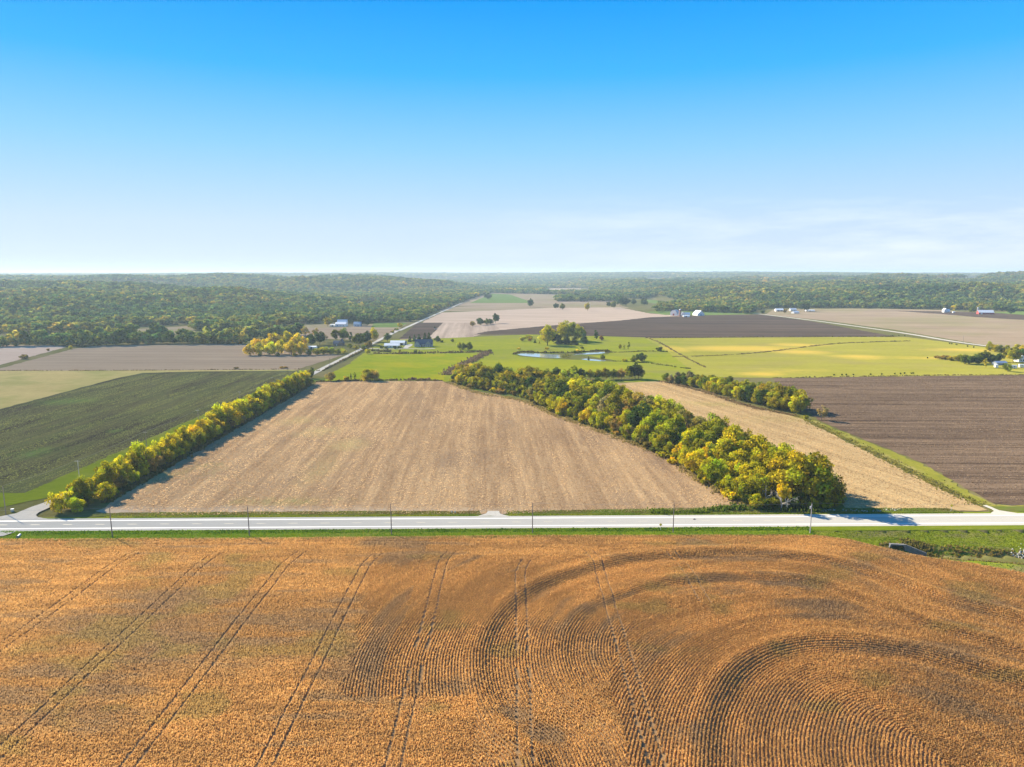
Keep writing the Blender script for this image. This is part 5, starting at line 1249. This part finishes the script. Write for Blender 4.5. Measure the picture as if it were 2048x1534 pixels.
# hidden grey farmhouse among the trees
s_ = thing("farmhouse", "grey farmhouse with steep roof half hidden among roadside trees", "house", at(677, 691.5))
gabled(s_, -7, 1, 0, 8, 3.0, 6.4, BROWN_WALL, SLATE, 'x', windows=[(-4.8, 1.0, 1.1, 1.3)], doors=[(-2.4, 1.0, 2.1, WHITE_WALL)])
gabled(s_, 1.02, 6.5, -1.5, 7, 3.4, 8.6, BROWN_WALL, SLATE, 'y', windows=[(3.8, 1.0, 1.1, 1.3), (3.8, 4.4, 0.9, 1.1)])
s_ = thing("greenhouse", "low pale shed roof showing behind the yellow copse", "shed", at(618, 697))
gabled(s_, -9, 9, 0, 6, 2.0, 3.0, WHITE_WALL, WHITE_ROOF, 'x', doors=[(3, 2.2, 1.8, DARK)])
# far white barns and pale blue house
s_ = thing("barn", "far white two-storey barn with white metal roof", "barn", at(681, 653.2))
gabled(s_, -9.5, 9.5, 0, 11, 4.6, 7.6, WHITE_WALL, WHITE_ROOF, 'x', doors=[(0, 3, 3, STEEL)], windows=[(-5.5, 1.4, 1.4, 1.2), (5.5, 1.4, 1.4, 1.2)])
gabled(s_, -8.5, 9.0, 11.02, 19, 7.0, 11.5, WHITE_WALL, WHITE_ROOF, 'x')
s_ = thing("shed", "small far white shed left of the two-storey barn", "shed", at(664, 652.8))
gabled(s_, -4.5, 4.5, 0, 6, 2.6, 4.2, WHITE_WALL, WHITE_ROOF, 'x', doors=[(1, 2.4, 2.0, DARK)])
s_ = thing("farmhouse", "far pale blue house under the big dark trees", "house", at(715, 653))
gabled(s_, -7, 6, 0, 9, 4.6, 8.2, BLUE_WALL, BLUE_WALL, 'x', windows=[(-3.5, 1.2, 1.2, 1.4), (1.0, 1.2, 1.2, 1.4)], doors=[(3.6, 1.2, 2.2, WHITE_WALL)])
# far farm with the red tile silo
s_ = thing("barn", "far white barn with rounded blue-grey roof left of the red silo", "barn", at(1347, 631), R(-28))
b = MB(); pr = [(-7.5, 0), (7.5, 0), (7.5, 4)] + [(7.5 * math.cos(a), 4 + 8 * math.sin(a)) for a in np.linspace(0, math.pi, 11)[1:-1]] + [(-7.5, 4)]
b.prism(pr, 0, 22); b.build("wall", WHITE_WALL, s_)
rf = MB(); o_ = [(7.8 * math.cos(a), 4 + 8.3 * math.sin(a)) for a in np.linspace(0, math.pi, 13)]; i_ = [(7.55 * math.cos(a), 4 + 8.05 * math.sin(a)) for a in np.linspace(math.pi, 0, 13)]
for k in range(12):
    rf.prism([o_[k], o_[k + 1], i_[11 - k], i_[12 - k]], -0.3, 22.3)
rf.build("roof", plain("blue_grey_roof", (0.22, 0.30, 0.40), 0.6, 0.1, 1), s_)
MB().box(-2, 2, -0.1, 0.03, 0, 4.2).build("door", RED_WALL, s_)
s_ = thing("silo", "far red tile silo with domed top", "silo", at(1360, 632.5))
MB().tube([(0, 0, 0), (0, 0, 14.5)], 2.6, 16).build("shaft", BRICK_TILE, s_)
MB().tube([(0, 0, 14.5), (0, 0, 15.3), (0, 0, 16.2)], [2.7, 2.1, 0.4], 16).build("dome", STEEL, s_)
s_ = thing("farmhouse", "far white farmhouse between the red silo and white barn", "house", at(1373, 631.5))
gabled(s_, -11, -3, 1, 9, 5, 8.5, WHITE_WALL, SLATE, 'y', windows=[(-8.5, 1.2, 1.1, 1.5), (-5.5, 1.2, 1.1, 1.5)])
gabled(s_, -2.98, 8, 0, 8, 3.6, 7.2, WHITE_WALL, WHITE_ROOF, 'x', windows=[(5, 1.1, 1.1, 1.4)], doors=[(1.5, 1.1, 2.1, BROWN_WALL)])
s_ = thing("barn", "far white barn with broad pale gable right of the farmhouse", "barn", at(1402, 631.5), R(20))
gabled(s_, -9, 9, 0, 20, 4.0, 11.5, WHITE_WALL, WHITE_ROOF, 'y', doors=[(0, 4, 4, BLUE_WALL)], windows=[(5.5, 1.2, 1.2, 1.2)])
s_ = thing("machine_shed", "low white shed in front of the far farmhouse", "shed", at(1374, 634))
gabled(s_, -8, 6, 0, 6, 2.6, 4.0, WHITE_WALL, WHITE_ROOF, 'x', doors=[(-2, 3, 2.2, DARK)])
# far sheds by the gravel lane
s_ = thing("open_shed", "far white-roofed shed with dark open front by the gravel lane", "shed", at(1560, 622.8))
gabled(s_, -10, 9, 0, 12, 3.6, 7.0, WHITE_WALL, WHITE_ROOF, 'x', doors=[(-3.5, 6, 2.8, DARK), (3.5, 6, 2.8, DARK)])
s_ = thing("farmhouse", "far white house with two dark windows beside the lane sheds", "house", at(1587, 622))
gabled(s_, -8, 8, 0, 9, 3.6, 7.0, WHITE_WALL, WHITE_ROOF, 'x', windows=[(-4, 1.0, 1.6, 1.6), (3, 1.0, 1.6, 1.6)])
s_ = thing("shed", "far grey-fronted shed with pale gable, nearest of the lane sheds", "shed", at(1593, 627), R(25))
gabled(s_, -8, 9, 0, 9, 3.2, 5.5, STEEL, WHITE_ROOF, 'x', doors=[(-3, 3, 2.4, BLUE_WALL)])
s_ = thing("long_shed", "far long low white shed under the big dark tree", "shed", at(1620, 622.5))
gabled(s_, -10, 12, 0, 8, 2.2, 3.6, WHITE_WALL, WHITE_ROOF, 'x', doors=[(0, 3, 1.9, DARK)])
# far right: white house, red barn, silo
s_ = thing("farmhouse", "far white house at the edge of the right-hand woods", "house", at(1893, 624.8))
gabled(s_, -6, 2, 0, 9, 5.5, 10, WHITE_WALL, WHITE_ROOF, 'y', windows=[(-3.6, 1.2, 1.2, 1.5), (-.8, 1.2, 1.2, 1.5)])
gabled(s_, 2.02, 9, 1, 9, 4, 8, WHITE_WALL, WHITE_ROOF, 'x', doors=[(5, 1.2, 2.2, BROWN_WALL)])
s_ = thing("shed", "tiny far white shed right of the white house", "shed", at(1908, 625.6))
gabled(s_, -2.5, 2.5, 0, 4, 2.2, 3.4, WHITE_WALL, WHITE_ROOF, 'x', doors=[(0, 1.2, 1.9, DARK)])
s_ = thing("red_barn", "far red barn with long pale metal roof", "barn", at(1967, 628.6), R(-12))
gabled(s_, -10, 22, 0, 14, 4.2, 9.5, RED_WALL, WHITE_ROOF, 'x', doors=[(-4, 3.5, 3.2, WHITE_WALL)], windows=[(4, 1.4, 1.2, 1.0), (12, 1.4, 1.2, 1.0)])
s_ = thing("silo", "far grey concrete silo left of the red barn", "silo", at(1955, 627.8))
MB().tube([(0, 0, 0), (0, 0, 13.5)], 2.2, 14).build("shaft", CONCRETE, s_)
MB().tube([(0, 0, 13.5), (0, 0, 14.6), (0, 0, 15.3)], [2.3, 1.5, 0.2], 14).build("dome", STEEL, s_)
# farm at the right edge
s_ = thing("farmhouse", "white house with blue-white gable among trees at the right edge", "house", at(2050, 724))
gabled(s_, -7, 6, 0, 8, 4.6, 8.6, WHITE_WALL, WHITE_ROOF, 'y', windows=[(-4.4, 1.2, 1.2, 1.5), (-1.6, 1.2, 1.2, 1.5), (-3, 4.6, 1.0, 1.2)], doors=[(2.2, 1.1, 2.2, BROWN_WALL)])
s_ = thing("shed", "low blue-grey roofed shed between dark trees at the right edge", "shed", at(2005, 730), R(12))
gabled(s_, -7, 6, 0, 6, 2.2, 3.8, GREY_WALL, plain("blue_roof", (0.25, 0.32, 0.45), 0.5, 0.1, 1), 'x', doors=[(1, 2.2, 1.9, DARK)])
def trailer(px, py, L, label, rot):
    t = thing("white_trailer", label, "trailer", at(px, py), rot, "white trailers at the right edge")
    MB().box(-L / 2, L / 2, -1.3, 1.3, 0.6, 3.2).build("body", WHITE_WALL, t)
    rr = MB(); pr = [(-1.36, 3.2), (1.36, 3.2), (1.1, 3.5), (-1.1, 3.5)]
    rr.add([(-L / 2 - .05, y_, z_) for y_, z_ in pr] + [(L / 2 + .05, y_, z_) for y_, z_ in pr], [(3, 2, 1, 0), (4, 5, 6, 7)] + [(i, (i + 1) % 4, (i + 1) % 4 + 4, i + 4) for i in range(4)])
    rr.build("roof", WHITE_ROOF, t)
    for x_ in (-L * .18, L * .18):
        w_ = MB().box(x_ - .6, x_ + .6, -1.36, -1.28, 1.6, 2.5).build("window", GLASS, t)
        k_ = MB().tube([(x_, -1.35, 0.42), (x_, -1.05, 0.42)], 0.42, 12).build("wheel", BLACK, t)
    MB().tube([(-L / 2, 0, .7), (-L / 2 - 1.2, 0, .6)], 0.08, 6).build("tow_bar", STEEL, t)
trailer(1992, 735.5, 5.5, "short white trailer, leftmost of the row at the right edge", R(70))
trailer(2024, 737, 8, "white trailer in the middle of the row at the right edge", R(-12))
trailer(2045, 735.5, 7, "white trailer cut by the right picture edge", R(-8))
s_ = thing("far_shed", "tiny white-roofed building among the far right-hand woods", "shed", (0, 0, 0))
X_ = 3300 * (1383 - 1024) / FPX; s_.location = (X_, 3300, float(terrain(np.array([X_]), np.array([3300.]))[0]) + 7)
gabled(s_, -9, 11, 0, 10, 5, 8, WHITE_WALL, WHITE_ROOF, 'x', doors=[(0, 3, 3, DARK)], z0=-8)

# ------------------------------------------------------------------ poles, wires, signs, small things by the road
def pole(xy, hgt, label, group, wood=WOOD, arm=None, xform=False, rot=0.0, lean=0.0, z=0.0):
    p = thing("utility_pole", label, "utility pole", (xy[0], xy[1], z), rot, group)
    MB().tube([(0, 0, -0.5), (lean * hgt * .5, 0, hgt * .5), (lean * hgt, 0, hgt)], [0.19, 0.165, 0.13], 10).build("pole", wood, p)
    tx = lean * hgt
    MB().tube([(tx, 0, hgt), (tx, 0, hgt + .12), (tx, 0, hgt + .30)], [0.05, 0.09, 0.05], 8).build("insulator", GLASS, p)
    if arm:
        MB().box(tx - arm / 2, tx + arm / 2, -0.24, -0.12, hgt - 0.35, hgt - 0.2).build("crossarm", PALE_WOOD, p)
        for q in (-.45, 0.45):
            MB().tube([(tx + q * arm, -0.18, hgt - .2), (tx + q * arm, -0.18, hgt + .05)], 0.06, 8).build("insulator", GLASS, p)
    if xform:
        MB().tube([(tx - .45, -.1, hgt - 1.9), (tx - .45, -.1, hgt - 0.9)], 0.26, 12).build("transformer", STEEL, p)
    return (xy[0] + tx * math.cos(rot), xy[1] + tx * math.sin(rot), hgt + 0.3)
tops = []
pl_ = [(225, 1075, 11.0, .012), (499, 1073, 11.2, .01), (783, 1070, 11.6, 0), (1065, 1067, 11.5, 0), (1346, 1066, 11.3, -.002), (1620, 1067, 11.4, .0)]
x0_, y0_ = gp(-60, 1077)
tops.append((x0_, y0_, 11))
for i, (px, py, hgt, ln) in enumerate(pl_):
    lab = ["wooden utility pole, leftmost in the near row along the highway", "wooden utility pole, second from the left in the near row", "wooden utility pole, third from the left in the near row", "wooden utility pole right of the field entrance, near side of highway",
           "wooden utility pole, second from the right in the near row", "pale utility pole with transformer, rightmost in the near row"][i]
    tops.append(pole(gp(px, py), hgt, lab, "utility poles along the near side of the highway", PALE_WOOD if i == 5 else WOOD, None, i == 5, lean=-ln))
q = gp(2330, 1062); tops.append((q[0], q[1], 11))
def wire(name, a_pts, sag, label):
    pts = []
    for a, b in zip(a_pts[:-1], a_pts[1:]):
        for k in range(10):
            t = k / 10
            pts.append((a[0] + (b[0] - a[0]) * t, a[1] + (b[1] - a[1]) * t, a[2] + (b[2] - a[2]) * t - 4 * sag * t * (1 - t)))
    pts.append(a_pts[-1])
    o = MB().tube(pts, 0.022, 4).build(name, WIRE); o['label'] = label; o['category'] = "wire"
wire("overhead_wire", tops, 0.7, "thin overhead wire strung along the near highway poles")
lt = []
for (xy, hgt, arm, lab) in ((gp(12, 1030), 11.8, None, "grey utility pole by the road junction at the left edge"), ((-196.5, 312), 11.2, 2.6, "utility pole with pale crossarm behind the start of the left hedgerow"),
                            ((-196.5, 372), 11.0, 2.2, "utility pole, third along the gravel road behind the hedgerow"), ((-196.5, 436), 10.5, 2.2, "utility pole, fourth along the gravel road behind the hedgerow"), ((-196.5, 505), 10.5, 2.2, "utility pole, fifth along the gravel road behind the hedgerow"),
                            ((-196.5, 575), 10.5, 2.2, "utility pole near the far end of the left hedgerow"), (gp(660, 736.5), 10.0, 1.8, "utility pole beside the gravel road left of the hay field"), (gp(698, 714.5), 10, 1.8, "utility pole by the gravel road, second along the hay field"), (gp(711, 708), 10, 1.8, "utility pole by the gravel road, third along the hay field"), (gp(1926, 688), 11, 1.8, "thin pole beside the gravel lane in the far right fields")):
    lt.append(pole(xy, hgt, lab, "utility poles along the gravel road", PALE_WOOD if arm == 2.6 else WOOD, arm, False, 0))
wire("overhead_wire", lt[:6], 0.7, "thin overhead wire following the gravel road behind the hedgerow")

def diamond_sign(xy, size, hgt, label, face=-1):
    s_ = thing("warning_sign", label, "road sign", (xy[0], xy[1], 0), 0)
    MB().box(-.05, .05, -.05, .05, -.3, hgt).build("post", STEEL, s_)
    d = size / 2; b = MB(); yv = -.10
    b.add([(0, yv, hgt - d), (d, yv, hgt), (0, yv, hgt + d), (-d, yv, hgt), (0, yv + .03, hgt - d), (d, yv + .03, hgt), (0, yv + .03, hgt + d), (-d, yv + .03, hgt)],
          [(0, 1, 2, 3), (7, 6, 5, 4), (0, 4, 5, 1), (1, 5, 6, 2), (2, 6, 7, 3), (3, 7, 4, 0)])
    b.build("panel", YELLOW_SIGN, s_)
diamond_sign(gp(1902, 1022.5), 1.35, 2.4, "yellow diamond warning sign on the far verge at the right")
diamond_sign(gp(1321, 1061.5), 1.2, 2.4, "pale yellow roadside sign on the near verge left of the second pole")
s_ = thing("marker_stakes", "pair of small white field markers left of the field entrance", "marker", (*gp(907, 1026), 0))
for x_ in (-.75, .65):
    MB().box(x_ - .22, x_ + .22, -.04, .04, 0.15, .8).build("panel", WHITE_WALL, s_)
    MB().box(x_ - .04, x_ + .04, .045, .1, -.2, .75).build("stake", WOOD, s_)
s_ = thing("tyre_scrap", "black scrap of tyre lying on the far edge line of the highway", "debris", (*gp(1389, 1041), ZR + .06), R(20))
MB().tube([(-.5, 0, .02), (-.2, .12, .12), (.15, .05, .06), (.5, -.1, .03)], [.12, .16, .15, .1], 6).build("tread", BLACK, s_)
MB().tube([(-.1, .2, .05), (.2, .35, .1), (.4, .3, .03)], [.06, .08, .05], 5).build("flap", BLACK, s_)
s_ = thing("utility_box", "pale grey roadside box beside the junction pole", "utility box", (*gp(25, 1023), 0), R(15))
MB().box(-.5, .5, -.35, .35, 0, 1.05).build("cabinet", STEEL, s_)
MB().box(-.56, .56, -.41, .41, 1.052, 1.13).build("lid", WHITE_ROOF, s_)
s_ = thing("drain_pipe", "short pale drain pipe end sticking out of the near verge at the left", "pipe", (*gp(38, 1073.5), 0.35), R(-70))
MB().tube([(-1.6, 0, -.1), (1.6, 0, .1)], .42, 14).build("barrel", STEEL, s_)
MB().tube([(1.5, 0, .1), (1.66, 0, .11)], .50, 14).build("rim", CONCRETE, s_)

# tractor with tillage tool in the far field
s_ = thing("tractor", "tiny green tractor working the far grey strip of field", "tractor", at(869, 656.5), R(115))
MB().box(-.55, 2.0, -.5, .5, .9, 1.75).build("bonnet", GREEN_PAINT, s_)
MB().box(-2.0, -.56, -.8, .8, 1.0, 1.6).build("chassis", GREEN_PAINT, s_)
c_ = MB().box(-1.8, -.4, -.75, .75, 1.61, 3.0).build("cab", GLASS, s_)
MB().box(-1.9, -.3, -.85, .85, 3.003, 3.15).build("roof", GREEN_PAINT, s_)
for (x_, r_, w_) in ((-1.3, .95, .3), (1.4, .6, .22)):
    for y_ in (-1, 1):
        t_ = MB().tube([(x_, y_ * .85, r_), (x_, y_ * (.85 + w_ * 2), r_)], r_, 16).build("wheel", BLACK, s_)
MB().tube([(.9, 0, 1.75), (.9, 0, 2.6)], .07, 6).build("exhaust", BLACK, s_)
s_ = thing("disc_harrow", "dark tillage tool pulled behind the tiny far tractor", "harrow", at(871.5, 658.3), R(115))
MB().box(-2.2, 2.2, -2.6, 2.6, .9, 1.05).build("frame", BLACK, s_)
for x_ in (-1.5, 1.5):
    MB().tube([(x_, -2.8, .35), (x_, 2.8, .35)], .34, 10).build("disc_gang", STEEL, s_)
MB().tube([(2.2, 0, .95), (4.2, 0, .8)], .1, 6).build("drawbar", BLACK, s_)

# ------------------------------------------------------------------ the air
hz = MB().box(-22000, 22000, -22000, 22000, -9, 150).mesh("haze")
m_, n_, l_, o_ = new_mat("thin_haze")
v_ = n_.new("ShaderNodeVolumePrincipled")
v_.inputs['Color'].default_value = (0.66, 0.84, 1.0, 1); v_.inputs['Density'].default_value = 7.8e-5; v_.inputs['Anisotropy'].default_value = 0.15
l_.new(v_.outputs[0], o_.inputs['Volume'])
link("haze", hz, m_, kind='stuff')
